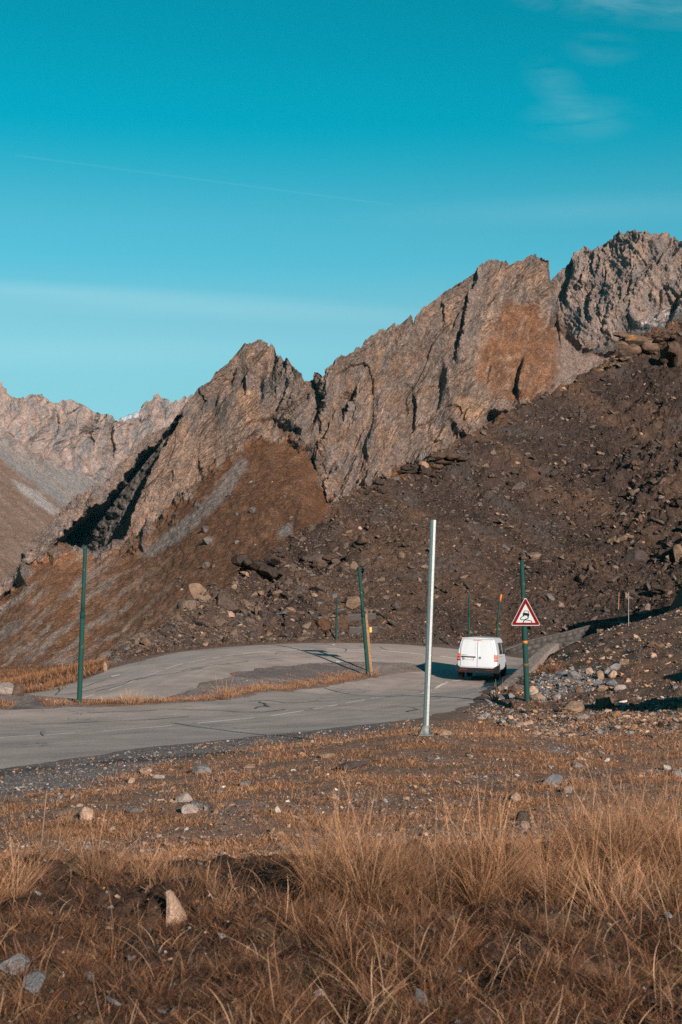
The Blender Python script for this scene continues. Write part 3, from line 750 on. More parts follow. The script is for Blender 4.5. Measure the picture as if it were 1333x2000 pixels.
def col_main(PX, PY, T, P, rock, n):
    c = np.broadcast_to(np.array((.128, .096, .080)), P.shape).copy()
    c = mixc(c, (.092, .078, .072), sstep(-.1, .35, fbm(PX / 45, PY / 70, 11, 5)) * .9)
    c = mixc(c, (.21, .132, .088), sstep(.02, .35, fbm((PX + .2 * PY) / 24, PY / 80, 12, 5)) * .7)
    c = mixc(c, (.062, .055, .052), sstep(.12, .4, fbm((PX + .25 * PY) / 14 + 3, PY / 60, 36, 5)) * .75)
    # pale streaked slabs on the big wall
    sl = softpoly(PX + 8 * fbm(PX / 20, PY / 40, 13, 3), PY, [(985, 575), (1050, 590), (1110, 660), (1120, 720), (1040, 790), (960, 780), (920, 745), (925, 690), (950, 630)], 22)
    st = sstep(-.05, .3, fbm((PX + .22 * PY) / 16, PY / 170, 14, 4))
    c = mixc(c, (.21, .15, .115), sl * .5); c = mixc(c, (.26, .172, .122), sl * st * .9)
    c = mixc(c, (.060, .055, .053), sl * 1.0 * sstep(.08, .3, fbm((PX + .24 * PY) / 24 + 4, PY / 150, 34, 4)))
    for q in ([(890, 780), (915, 770), (940, 810), (900, 830), (880, 815)], [(462, 770), (495, 760), (512, 830), (490, 838), (472, 825)], [(905, 800), (925, 790), (915, 830), (900, 830)], [(930, 800), (945, 790), (940, 820), (925, 818)]):
        c = mixc(c, (.22, .135, .085), .75 * softpoly(PX, PY + 6 * fbm(PX / 12, PY / 12, 15, 3), q, 10))
    # lower left cliffs: level beds, warm
    bl_ = softpoly(PX, PY, [(250, 940), (330, 860), (420, 850), (430, 920), (330, 1010), (250, 1055), (225, 1050)], 25)
    c = mixc(c, (.185, .118, .08), bl_ * (.35 + .5 * sstep(-.1, .3, fbm(PX / 60, (PY + .1 * PX) / 5, 16, 3))))
    # brown turf on ledges of the upper ridge and on everything below the cliffs
    flat = sstep(.42, .68, n[..., 2] * np.sign(n[..., 2] + 1e-9) + .25 * fbm(PX / 22, PY / 22, 17, 4))
    c = mixc(c, (.105, .062, .038), np.clip(flat * .7 * (PX > 380), 0, 1))
    up = softpoly(PX, PY, [(640, 740), (740, 665), (880, 590), (880, 680), (800, 830), (760, 900), (650, 960), (620, 860)], 40)
    c = mixc(c, (.112, .068, .044), up * .75 * sstep(-.05, .3, fbm((PX + .6 * PY) / 30, (PY - .6 * PX) / 60, 18, 5)))
    g = np.array((.100, .049, .025)); turf = 1 - sstep(.25, .75, rock + .25 * fbm(PX / 25, PY / 25, 19, 4))
    gr = mixc(np.broadcast_to(g, P.shape), (.145, .076, .042), sstep(-.1, .4, fbm(PX / 40, PY / 25, 20, 5)))
    wx_, wy_ = PX + 13 * fbm(PX / 60, PY / 60, 38, 4), PY + 13 * fbm(PX / 60, PY / 60, 39, 4)
    dg = (wx_ * .80 - wy_ * .60); ds = (wx_ * .60 + wy_ * .80)          # along / across the slope
    left = 1 - sstep(130, 400, PX + .35 * (1100 - PY) + 55 * fbm(PX / 80, PY / 80, 22, 3))
    streak = fbm(dg / 150, ds / 16, 23, 5)
    gr = gr * np.array((.86, .78, .71)) * (1.12 + .55 * left)[..., None]  # pale scree; colour also raised because this slope faces off the sun
    gr = mixc(gr, (.25, .185, .152), sstep(.0, .35, streak + .05) * left * .7)
    gr = mixc(gr, (.130, .112, .104), sstep(.2, .38, fbm(dg / 90, ds / 7, 24, 4)) * (.12 + .6 * left) * .8)
    fan = softpoly(PX + 7 * fbm(PX / 18, PY / 18, 25, 4), PY + 7 * fbm(PX / 18, PY / 18, 26, 4), [(466, 896), (486, 900), (476, 925), (440, 975), (405, 1010), (345, 1060), (300, 1085), (270, 1085), (330, 1035), (400, 980), (440, 930)], 6)
    gr = mixc(gr, (.158, .125, .108), fan * .85)
    spots = sstep(.30, .42, fbm(PX / 9, PY / 8, 27, 3)) * sstep(.0, .3, fbm(PX / 70, PY / 60, 28, 3))
    gr = mixc(gr, (.17, .14, .125), spots * .8)
    wht = softpoly(PX + 6 * fbm(PX / 10, PY / 10, 33, 3), PY, [(548, 1030), (572, 1022), (568, 1050), (545, 1052)], 5)
    gr = mixc(gr, (.19, .155, .14), wht * .8)
    c = c * (1 - turf[..., None]) + gr * turf[..., None]
    sc = softpoly(PX + 10 * fbm(PX / 30, PY / 30, 8, 3), PY, [(1090, 640), (1135, 680), (1215, 690), (1215, 720), (1100, 770), (1060, 790), (1085, 730)], 14)
    c = mixc(c, (.115, .085, .071), sc * .9)
    return c * (1 + .3 * fbm(PX / 7, PY / 9, 29, 3) + .18 * fbm(PX / 2.5, PY / 3, 30, 2))[..., None]
def big_recess(PX, PY, T):
    """left of the leading buttress the cliff runs back into a deep cove"""
    ln = np.array([(372, 778), (335, 850), (303, 905), (276, 960), (262, 1000), (249, 1046), (246, 1066)], float)
    d = np.interp(PY, ln[:, 1], ln[:, 0]) + 5 * fbm(PX / 14, PY / 14, 35, 3) - PX
    m = softpoly(PX + 9 * fbm(PX / 16, PY / 16, 40, 4), PY + 9 * fbm(PX / 16, PY / 16, 41, 4), [(395, 765), (352, 812), (318, 858), (285, 884), (258, 918), (240, 950), (200, 985), (160, 1018), (128, 1052), (112, 1072), (150, 1100), (262, 1085), (300, 1000), (360, 860), (410, 780)], 5)
    return (38 * sstep(-2, 4, d) + 1.5 * np.clip(d, 0, 150)) * m * sstep(770, 800, PY) * sstep(1.0, 1.035, T + .05 * fbm(PX / 18, PY / 40, 37, 4))
butts = [([(47, 1082), (50, 1100), (46, 1118)], 40, 20),
         ([(697, 766), (684, 795), (672, 822)], 42, 30), ([(612, 736), (640, 790), (628, 815), (606, 845)], 26, 20),
         ([(640, 842), (612, 885), (600, 945)], 14, 14), ([(655, 905), (635, 955)], 14, 14),
         ([(482, 722), (478, 775)], 26, 18), ([(455, 725), (450, 770)], 20, 14), ([(513, 740), (512, 785)], 14, 10), ([(560, 770), (545, 810)], 14, 14), ([(598, 750), (597, 790)], 18, 10),
         ([(812, 612), (806, 640)], 22, 16), ([(808, 760), (812, 800), (808, 850)], 18, 12), ([(838, 830), (834, 860)], 10, 10),
         ([(940, 520), (918, 575), (905, 640), (888, 700)], 26, 22), ([(864, 580), (862, 640)], 12, 14), ([(895, 600), (878, 660)], 14, 14), ([(1022, 700), (1010, 750), (1012, 790)], 26, 22), ([(978, 560), (955, 600)], 6, 20), ([(1085, 600), (1095, 680)], 8, 25), ([(870, 720), (856, 800)], 9, 16), ([(960, 700), (945, 780)], 6, 18),
         ([(385, 758), (400, 790), (390, 830)], 18, 14), ([(345, 900), (330, 960)], 14, 16), ([(300, 950), (285, 985)], 12, 12), ([(425, 760), (420, 820)], 10, 14), ([(165, 1095), (130, 1150)], 9, 25), ([(100, 1155), (92, 1180)], 9, 20)]
MAIN_O, MAIN_P = mountain('rocky_mountain', np.concatenate([np.linspace(-140, -10, 60)[:-1], np.linspace(-10, 1240, 930)]), [b0, b1, b2], [230, 290], .35,
         [(170, 24, 2.6), (62, 13, 3.2), (26, 7.0, 3.0), (11, 3.7, 2.0), (5, 2.2, 1.5), (2.3, 1.3, 1.4), (1.2, .7, 1.3)], 200, butts, soft_main, (8, 130, 5), col_main, mat=mt_mat, gully=.45, recess=big_recess)

# right-hand summit standing behind the massif
c0 = [(1030, 800, 1150), (1100, 770, 1130), (1180, 735, 1120), (1333, 660, 1110), (1500, 600, 1110)]
c1 = [(1030, 720, 1300), (1130, 690, 1290), (1200, 668, 1270), (1260, 640, 1260), (1333, 600, 1260), (1500, 560, 1260)]
c2 = [(1030, 600, 1400), (1072, 553, 1400), (1085, 541, 1400), (1098, 527, 1402), (1104, 528, 1402), (1112, 515, 1404), (1120, 512, 1405), (1124, 496, 1405), (1132, 490, 1406), (1150, 487, 1407), (1163, 491, 1408), (1168, 479, 1408), (1173, 489, 1409), (1180, 478, 1410), (1190, 474, 1411), (1201, 466, 1412), (1208, 459, 1412), (1220, 460, 1413), (1228, 455, 1414), (1240, 453, 1415), (1262, 456, 1416), (1280, 457, 1418), (1288, 460, 1418), (1297, 455, 1418), (1306, 458, 1420), (1312, 470, 1422), (1318, 465, 1422), (1325, 472, 1424), (1333, 474, 1425), (1380, 480, 1430), (1500, 500, 1440)]
c2 = jag(steep(c2, c1, .5), 3.0, 621)
def soft_c(PX, PY, T, P): return np.clip(sstep(.75, 1.1, T + .2 * fbm(PX / 40, PY / 40, 57, 3)), .15, 1)
def col_c(PX, PY, T, P, rock, n):
    c = np.broadcast_to(np.array((.145, .106, .088)), P.shape).copy()
    c = mixc(c, (.100, .082, .075), sstep(-.1, .35, fbm(PX / 40, PY / 60, 58, 5)))
    c = mixc(c, (.17, .112, .085), sstep(.05, .4, fbm(PX / 26, PY / 50, 59, 5)) * .7)
    c = mixc(c, (.118, .086, .072), (1 - rock) * .9)
    snow = softpoly(PX + 5 * fbm(PX / 8, PY / 8, 60, 3), PY, [(1245, 640), (1300, 600), (1333, 588), (1333, 610), (1290, 640), (1255, 655)], 6) * sstep(-.05, .25, fbm(PX / 12, PY / 8, 61, 4))
    c = mixc(c, (.5, .5, .52), snow * .35)
    return c * (1 + .3 * fbm(PX / 7, PY / 9, 62, 3) + .18 * fbm(PX / 2.5, PY / 3, 63, 2))[..., None]
buttc = [([(1122, 498), (1112, 560), (1108, 600)], 40, 20), ([(1160, 560), (1150, 620)], 16, 16), ([(1240, 540), (1222, 600)], 18, 24), ([(1210, 470), (1225, 520)], 12, 16), ([(1275, 560), (1270, 590)], 12, 14), ([(1333, 580), (1318, 610), (1300, 650)], 50, 14), ([(1300, 600), (1262, 640)], 14, 14), ([(1190, 600), (1180, 650)], 9, 16), ([(1100, 560), (1098, 620)], 16, 12)]
mountain('rocky_summit', np.linspace(1030, 1500, 330), [c0, c1, c2], [60, 200], .1,
         [(75, 11, 2.2), (30, 7, 1.8), (14, 3.6, 1.5), (6.5, 2.2, 1.3), (3, 1.6, 1.2), (1.6, .8, 1.2)], 300, buttc, soft_c, (14, 30, 18), col_c, mat=mt_mat)

# far range on the left with its scree fans
a0 = [(-200, 1200, 1150), (0, 1180, 1250), (60, 1120, 1450), (130, 1030, 1800), (215, 960, 2100), (330, 860, 2350), (420, 800, 2500)]
a1 = [(-200, 760, 1900), (0, 835, 2000), (60, 880, 2020), (130, 915, 2080), (205, 945, 2180), (330, 840, 2450), (420, 785, 2560)]
a2 = [(-200, 700, 2200), (-60, 735, 2250), (0, 745, 2280), (7, 756, 2282), (14, 768, 2285), (22, 780, 2288), (33, 781, 2290), (46, 777, 2295), (58, 774, 2300), (70, 774, 2305), (84, 776, 2310), (90, 782, 2315), (97, 782, 2318), (101, 788, 2320), (112, 789, 2325), (118, 785, 2330), (126, 784, 2335), (131, 781, 2340), (145, 785, 2350), (160, 790, 2360), (170, 797, 2365), (178, 806, 2370), (192, 809, 2380), (205, 811, 2390), (214, 813, 2395), (221, 823, 2400), (235, 824, 2420), (255, 822, 2450), (268, 815, 2460), (272, 800, 2465), (276, 792, 2468), (283, 786, 2470), (287, 781, 2472), (291, 788, 2473), (296, 776, 2475), (303, 771, 2478), (311, 769, 2480), (318, 776, 2482), (325, 779, 2484), (330, 786, 2486), (336, 788, 2488), (343, 782, 2490), (350, 782, 2492), (358, 778, 2495), (366, 779, 2498), (372, 775, 2500), (420, 770, 2550)]
a2 = jag(steep(a2, a1, .5), 3.0, 631)
def soft_a(PX, PY, T, P):
    spur = softpoly(PX + 6 * fbm(PX / 18, PY / 18, 71, 3), PY + 6 * fbm(PX / 18, PY / 18, 72, 3), [(0, 830), (40, 840), (75, 880), (100, 915), (85, 925), (40, 885), (0, 860)], 9)
    return np.clip(sstep(.92, 1.04, T + .1 * fbm(PX / 25, PY / 40, 70, 4)) + spur * .7, .05, 1)
def col_a(PX, PY, T, P, rock, n):
    c = np.broadcast_to(np.array((.150, .112, .098)), P.shape).copy()
    c = mixc(c, (.105, .094, .092), sstep(-.1, .3, fbm(PX / 22, PY / 50, 73, 5)))
    c = mixc(c, (.185, .120, .09), .7 * sstep(.05, .35, fbm(PX / 10, PY / 40, 74, 4)))
    dg, ds = PX * .72 + PY * .69, -PX * .69 + PY * .72
    s_ = mixc(np.broadcast_to(np.array((.128, .115, .110)), P.shape), (.155, .122, .105), sstep(-.1, .3, fbm(dg / 90, ds / 10, 75, 4)))
    # brown turf at the lower left
    tf = sstep(-8, 8, (PY - (893 + PX * .80)) + 9 * fbm(PX / 25, PY / 25, 76, 4))
    g = mixc(np.broadcast_to(np.array((.112, .068, .047)), P.shape), (.135, .088, .064), sstep(-.1, .3, fbm(dg / 80, ds / 14, 77, 4)))
    s_ = s_ * (1 - tf[..., None]) + g * tf[..., None]
    w_ = softpoly(PX + 4 * fbm(PX / 9, PY / 9, 78, 3), PY, [(24, 936), (45, 945), (80, 965), (118, 1000), (105, 1006), (70, 985), (40, 958)], 4)
    s_ = mixc(s_, (.20, .18, .17), w_ * .8)
    r = rock[..., None]; c = c * r + s_ * (1 - r)
    return c * (1 + .22 * fbm(PX / 6, PY / 10, 79, 3))[..., None]
butta = [([(112, 790), (112, 830), (108, 850)], 40, 14), ([(180, 808), (178, 850), (182, 880)], 50, 14), ([(150, 800), (148, 850)], 24, 10), ([(222, 825), (220, 870), (222, 900)], 60, 12), ([(128, 800), (124, 840)], 26, 9), ([(200, 815), (196, 870)], 24, 10), ([(275, 800), (270, 850)], 40, 14), ([(300, 780), (292, 840)], 30, 12), ([(20, 775), (18, 810)], 26, 10), ([(325, 785), (322, 820)], 30, 10), ([(255, 840), (250, 890)], 26, 10)]
mountain('far_mountain_range', np.linspace(-200, 420, 420), [a0, a1, a2], [170, 130], .0,
         [(70, 17, 4.2), (34, 10, 3.6), (16, 5.0, 2.8), (7.5, 2.6, 1.8), (3.5, 1.2, 1.5)], 400, butta, soft_a, (12, 50, 30), col_a, mat=mt_mat, gain=(1.52, 1.56, 1.58))

# a white peak far behind the gap
s0 = [(180, 880, 4300), (420, 880, 4300)]
s1_ = [(180, 850, 4500), (222, 826, 4500), (240, 815, 4500), (252, 811, 4500), (262, 806, 4500), (270, 803, 4500), (285, 812, 4500), (300, 820, 4500), (420, 850, 4500)]
def soft_s(PX, PY, T, P): return np.ones(PX.shape)
def col_s(PX, PY, T, P, rock, n):
    c = np.broadcast_to(np.array((.32, .33, .35)), P.shape).copy()
    return mixc(c, (.15, .13, .125), sstep(.0, .2, fbm(PX / 8, PY / 4, 87, 4) - .004 * (826 - PY) * 0) * .9)
mountain('snowy_peak', np.linspace(180, 420, 150), [s0, s1_], [50], 0, [(90, 14, 1.5), (40, 6, 1.5), (18, 3, 1.3)], 500, (), soft_s, (8, 60, 40), col_s, mat=mt_mat)
# ------------------------------------------------------------------ stones
def ico(sub):
    bm = bmesh.new(); bmesh.ops.create_icosphere(bm, subdivisions=sub, radius=1)
    v = np.array([x.co[:] for x in bm.verts]); f = np.array([[q.index for q in p.verts] for p in bm.faces]); bm.free()
    return v, f
ICO = {k: ico(k) for k in (1, 2, 3, 4, 5)}
def rock_verts(rng, sub, cuts=10, lo=.45, hi=.85):
    v = ICO[sub][0].copy()
    for _ in range(cuts):
        n = rng.normal(size=3); n /= np.linalg.norm(n)
        d = rng.uniform(lo, hi)
        e = np.clip(v @ n - d, 0, None); v -= e[:, None] * n
    return v
stone_mat = tint_mat('stone', (2.5, 11, 40), (.22, .25, .25), bump=((9, .06), (35, .03)))
far_stone_mat = tint_mat('weathered_stone', (.6, 2.5, 9), (.25, .3, .3), bump=((2.2, .25), (8, .08)))

def rotz(a): c, s = math.cos(a), math.sin(a); return np.array([[c, -s, 0], [s, c, 0], [0, 0, 1]])
def randrot(rng, n):
    q = rng.normal(size=(n, 4)); q /= np.linalg.norm(q, axis=1, keepdims=True)
    w, x, y, z = q.T
    return np.stack([1 - 2 * (y * y + z * z), 2 * (x * y - z * w), 2 * (x * z + y * w), 2 * (x * y + z * w), 1 - 2 * (x * x + z * z), 2 * (y * z - x * w),
                     2 * (x * z - y * w), 2 * (y * z + x * w), 1 - 2 * (x * x + y * y)], -1).reshape(n, 3, 3)

def scatter(name, P, size, tints, sub, rng, flat=.55, mat=None, variants=10, sink=.25):
    """many small broken stones as one mesh"""
    Vs, Fs, Ts, off = [], [], [], 0
    kind = rng.integers(0, variants, len(P))
    for k in range(variants):
        i = np.where(kind == k)[0]
        if not len(i): continue
        b = rock_verts(rng, sub, 9, .35, .8)
        sc = rng.uniform(.6, 1.3, (len(i), 3)); sc[:, 2] *= flat
        a = rng.uniform(0, 2 * PI, len(i)); tl = rng.normal(0, .35, (len(i), 2))
        R = np.zeros((len(i), 3, 3)); c, s = np.cos(a), np.sin(a)
        R[:, 0, 0] = c; R[:, 0, 1] = -s; R[:, 1, 0] = s; R[:, 1, 1] = c; R[:, 2, 2] = 1
        R[:, 2, 0] = tl[:, 0]; R[:, 2, 1] = tl[:, 1]; R[:, 0, 2] = -tl[:, 0] * .7; R[:, 1, 2] = -tl[:, 1] * .7
        v = np.einsum('nij,nvj->nvi', R, b[None] * sc[:, None]) * size[i][:, None, None]
        v += P[i][:, None]; v[:, :, 2] += (size[i] * sc[:, 2] * (.55 - sink))[:, None]
        nv = len(b)
        f = ICO[sub][1][None] + (np.arange(len(i)) * nv)[:, None, None] + off
        Vs.append(v.reshape(-1, 3)); Fs.append(f.reshape(-1, 3)); Ts.append(np.repeat(tints[i], nv, 0)); off += nv * len(i)
    me = raw_mesh(name, np.vstack(Vs), np.vstack(Fs), 3, tint=np.clip(np.vstack(Ts), .004, .9), mat=mat or stone_mat)
    o = link(name, me); o['kind'] = 'stuff'; return o

def pal(rng, n, cols, w, jit=.25):
    c = np.array(cols)[rng.choice(len(cols), n, p=np.array(w) / sum(w))]
    return c * (1 + jit * rng.normal(size=(n, 1))).clip(.4, 1.8)

STONECOL = dict(grey=(.17, .165, .165), blue=(.13, .14, .15), tan=(.24, .165, .115), pink=(.36, .25, .185), brown=(.12, .08, .058), dark=(.055, .047, .043), white=(.42, .38, .35), rust=(.22, .12, .06), pale=(.26, .22, .195), shale=(.075, .055, .045), mtn=(.145, .118, .105))

def solid_rock(name, pos, dims, seed, col, label, cat='stone', sub=3, cuts=12, rot=None, lay=0, taper=0, group=None, rough=.05, sink=.3, mat=None, up=None, patch=None):
    rng = np.random.default_rng(seed)
    v = rock_verts(rng, sub, cuts, .5, .88)
    w = v * 3
    v += v * (rough * (fbm(w[:, 0] + seed, w[:, 1] + w[:, 2] * .7, seed % 50, 4) + .5 * fbm(w[:, 2] * 2 + 9, w[:, 0] * 2 - w[:, 1], seed % 40, 3)))[:, None]
    fcs = ICO[sub][1]
    if lay:   # a jumble of broken blocks, all lying along one tilted bedding
        nb_ = int(5 + lay * 1.6); vs_, fs_ = [], []; tl = (rng.normal(0, .12), rng.normal(.18, .12), rng.normal(0, .3))
        for i_ in range(nb_):
            q_ = rock_verts(rng, 3, 11, .42, .82)
            q_ += q_ * (.05 * fbm(q_[:, 0] * 2.5 + i_, q_[:, 1] * 2.5 + q_[:, 2], i_ + seed % 30, 3))[:, None]
            big_ = 1.0 if i_ == 0 else rng.uniform(.35, .8)
            q_ = q_ * np.array((.62, .55, .50)) * big_ * rng.uniform(.8, 1.2, 3)
            q_ = q_ @ np.array(Euler((tl[0] + rng.normal(0, .12), tl[1] + rng.normal(0, .12), tl[2] + rng.normal(0, .5))).to_matrix()).T
            if i_: q_ = q_ + np.array((rng.uniform(-.75, .75), rng.uniform(-.6, .5), rng.uniform(-.55, .45) * (1 - .3)))
            vs_.append(q_); fs_.append(ICO[3][1] + i_ * len(ICO[3][0]))
        v = np.vstack(vs_); fcs = np.vstack(fs_)
    if taper: v[:, :2] *= (1 - taper * (v[:, 2:3] + .3)) ; v[:, 0] -= .12 * v[:, 2]
    v = v * np.array(dims) / 2
    R = np.array(Euler(rot or (rng.normal(0, .12), rng.normal(0, .12), rng.uniform(0, 6.28))).to_matrix())
    v = v @ R.T
    c = np.array(STONECOL[col] if isinstance(col, str) else col) * (.54 if mat is far_stone_mat and patch is None else .85)
    c = np.broadcast_to(c, v.shape).copy()
    q = v / max(dims) * 5
    c = mixc(c, c * .62, sstep(.0, .35, fbm(q[:, 0] + q[:, 2], q[:, 1] + .5 * q[:, 2], seed % 20 + 3, 4)) * .7)
    if patch is not None:
        c = mixc(c, patch[0], sstep(patch[1], patch[1] + .15, fbm(q[:, 0] * .9 + 3, q[:, 2] * .9 + q[:, 1], 9 + seed % 11, 3)) * patch[2](v / (np.array(dims) / 2)))
    zmin = v[:, 2].min()
    o = link(name, raw_mesh(name, v, fcs, 3, tint=np.clip(c, .01, .9), smooth=False, mat=mat or stone_mat))
    o.location = (pos[0], pos[1], pos[2] - zmin - sink * (v[:, 2].max() - zmin))
    return tag(o, label, cat, group)

# stones lying on the ground: (px, py, width px, height px, colour, label, optional settings)
GROUND_STONES = [
 (338, 1822, 50, 82, 'pink', 'upright pointed pale pink stone standing in the dark turf of the near bank', dict(up=1, taper=.5)),
 (24, 1906, 74, 48, 'grey', 'grey slab with orange stains lying in the dry grass at the bottom left corner', {}),
 (70, 1935, 50, 36, 'blue', 'dark bluish stone half buried beside the stained grey slab at bottom left', {}),
 (820, 1975, 38, 40, 'blue', 'small blue grey stone deep in the grass at the bottom of the picture', {}),
 (171, 1606, 26, 30, 'pink', 'upright blocky peach coloured stone on the verge by the left grass clump', {}),
 (124, 1605, 40, 14, 'tan', 'long low tan stone lying just left of the upright peach stone', {}),
 (396, 1512, 42, 22, 'grey', 'smooth grey wedge stone at the gravel edge', {}),
 (286, 1511, 24, 14, 'pink', 'small rounded pinkish stone topping the cluster on the gravel edge', {}),
 (257, 1529, 14, 14, 'pink', 'tiny upright pink stone at the left of the gravel edge cluster', {}),
 (310, 1520, 26, 10, 'pale', 'flat pale stone at the right of the gravel edge cluster', {}),
 (360, 1568, 44, 22, 'pale', 'pale grey pointed rock in the middle of the left verge', {}),
 (372, 1590, 34, 20, 'pale', 'knobbly pale pink rock just below the pale grey pointed rock', {}),
 (386, 1575, 34, 9, 'blue', 'thin bluish slate lying right of the pale rocks', {}),
 (262, 1584, 34, 10, 'blue', 'flat bluish grey slate left of the pale rocks', {}),
 (490, 1499, 34, 8, 'tan', 'long thin tan splinter of stone on the verge pointing at the road', dict(rot=(.1, -.1, .7))),
 (482, 1538, 26, 12, 'grey', 'small grey stone alone on the ochre verge', {}),
 (545, 1590, 12, 14, 'white', 'tiny white stone standing on the verge left of the feathery grass', {}),
 (690, 1503, 66, 14, 'dark', 'dark flat slab lying flush with the ochre verge', {}),
 (640, 1480, 34, 10, 'tan', 'flat tan stone left of the dark flush slab', {}),
 (870, 1436, 30, 13, 'tan', 'tan stone beside the base of the silver pole', {}),
 (1085, 1536, 46, 22, 'blue', 'dark grey broken rock with a shaded hollow on the right verge', {}),
 (1010, 1566, 24, 18, 'pink', 'rounded beige stone on the verge left of the dark broken rock', {}),
 (1113, 1550, 20, 14, 'pale', 'small pale stone below the dark broken rock', {}),
 (1022, 1608, 30, 26, 'dark', 'dark block standing in for a shaded hollow in the right verge grass', {}),  # dark block added in place of a shaded hollow
 (1028, 1618, 22, 14, 'pale', 'light grey stone tucked against the dark block', {}),
 (1134, 1484, 30, 8, 'pink', 'flat pinkish stone on the upper right verge', {}),
 (1186, 1486, 10, 9, 'white', 'tiny white stone on the upper right verge', {}),
 (1128, 1498, 28, 11, 'grey', 'grey flat stone just under the flat pinkish one', {}),
 (1305, 1504, 16, 12, 'white', 'whitish stone near the right edge of the verge', {}),
 (1326, 1518, 20, 14, 'grey', 'grey stone cut by the right edge of the picture', {}),
 (1120, 1394, 44, 24, 'tan', 'low tan boulder on the slope below the rubble pile', {}),
 (1140, 1407, 26, 14, 'pale', 'pale grey stone against the low tan boulder', {}),
 (1182, 1384, 46, 26, 'brown', 'brown earthy boulder below the rubble pile, beside the dark wedge of shade', {}),
 # the rubble pile by the end of the parapet
 (1100, 1322, 28, 14, 'blue', 'dark slate block leftmost on top of the rubble pile', {}),
 (1126, 1324, 30, 15, 'grey', 'wide grey block in the middle of the rubble pile top', {}),
 (1153, 1316, 20, 12, 'pink', 'wedge shaped peach block on the rubble pile', {}),
 (1174, 1329, 16, 20, 'tan', 'upright tan block in the rubble pile', {}),
 (1189, 1318, 17, 15, 'grey', 'tilted light grey block behind the upright tan one', {}),
 (1204, 1309, 24, 14, 'grey', 'large grey block at the upper right of the rubble pile', {}),
 (1200, 1326, 20, 18, 'pink', 'rounded peach block at the right of the rubble pile', {}),
 (1196, 1339, 26, 14, 'blue', 'dark grey slab leaning under the rounded peach block', {}),
 (1167, 1341, 18, 15, 'blue', 'slate grey block low in the middle of the rubble pile', {}),
 (1175, 1350, 30, 13, 'tan', 'broad tan wedge at the foot of the rubble pile', {}),
 (1213, 1348, 26, 12, 'pale', 'flat pale slab at the right foot of the rubble pile', {}),
 (1132, 1354, 20, 12, 'brown', 'brown stone at the left foot of the rubble pile', {}),
 (1222, 1297, 24, 12, 'tan', 'tan stone above the large grey block of the rubble pile', {}),
 (1089, 1366, 18, 11, 'pale', 'pale slab at the lower left tip of the rubble gravel', {}),
 (1044, 1356, 18, 18, 'pink', 'beige block right behind the foot of the sign post', {}),
 (1053, 1368, 30, 14, 'tan', 'tan slab just right of the foot of the sign post', {}),
 (988, 1352, 16, 13, 'pale', 'pale stone at the broken end of the parapet', {}),
 (1008, 1352, 30, 16, 'brown', 'brown block lying under the broken end of the parapet', {}),
 (990, 1364, 38, 9, 'grey', 'long flat grey slab on the road edge left of the sign post', {}),
 (1278, 1284, 14, 10, 'pink', 'small peach stone on the bare slope right of the rubble pile', {}),
 (1310, 1286, 10, 8, 'tan', 'small tan stone near the right edge on the bare slope', {}),
 (1279, 1268, 46, 26, 'brown', 'jagged brown outcrop throwing a long shadow on the slope behind the rubble pile', dict(lay=3, sub=4)),
 (16, 1358, 44, 26, 'pale', 'split pale rock at the gravel turnout by the meadow', {}),
 (40, 1362, 26, 26, 'brown', 'smooth brown rock leaning on the split pale rock by the meadow', {}),
 (206, 1312, 11, 20, 'tan', 'upright rock where the dark hillside meets the far road and the meadow', {}),
]
for k, (px, py, w, h, c, lab, kw) in enumerate(GROUND_STONES):
    p = hit_ground(px, py - .22 * h); s = p[1] / F
    kw = dict(kw); upv = kw.pop('up', 0); dep = (w * .9 if h > .45 * w else w * .6)
    if w > h * 2: dep = w * .55
    rot = kw.pop('rot', None)
    if upv: rot = (.0, -.22, .4)
    big = 'boulder' if w * s > .75 else 'stone'
    solid_rock(big, p, (w * s * 1.05, dep * s, h * s * 1.35), 700 + k * 13, c, lab, big, kw.pop('sub', 4 if w > 24 else 3), 11, rot=rot or (RNG.normal(0, .1), RNG.normal(0, .1), RNG.normal(0, .3)), **kw)

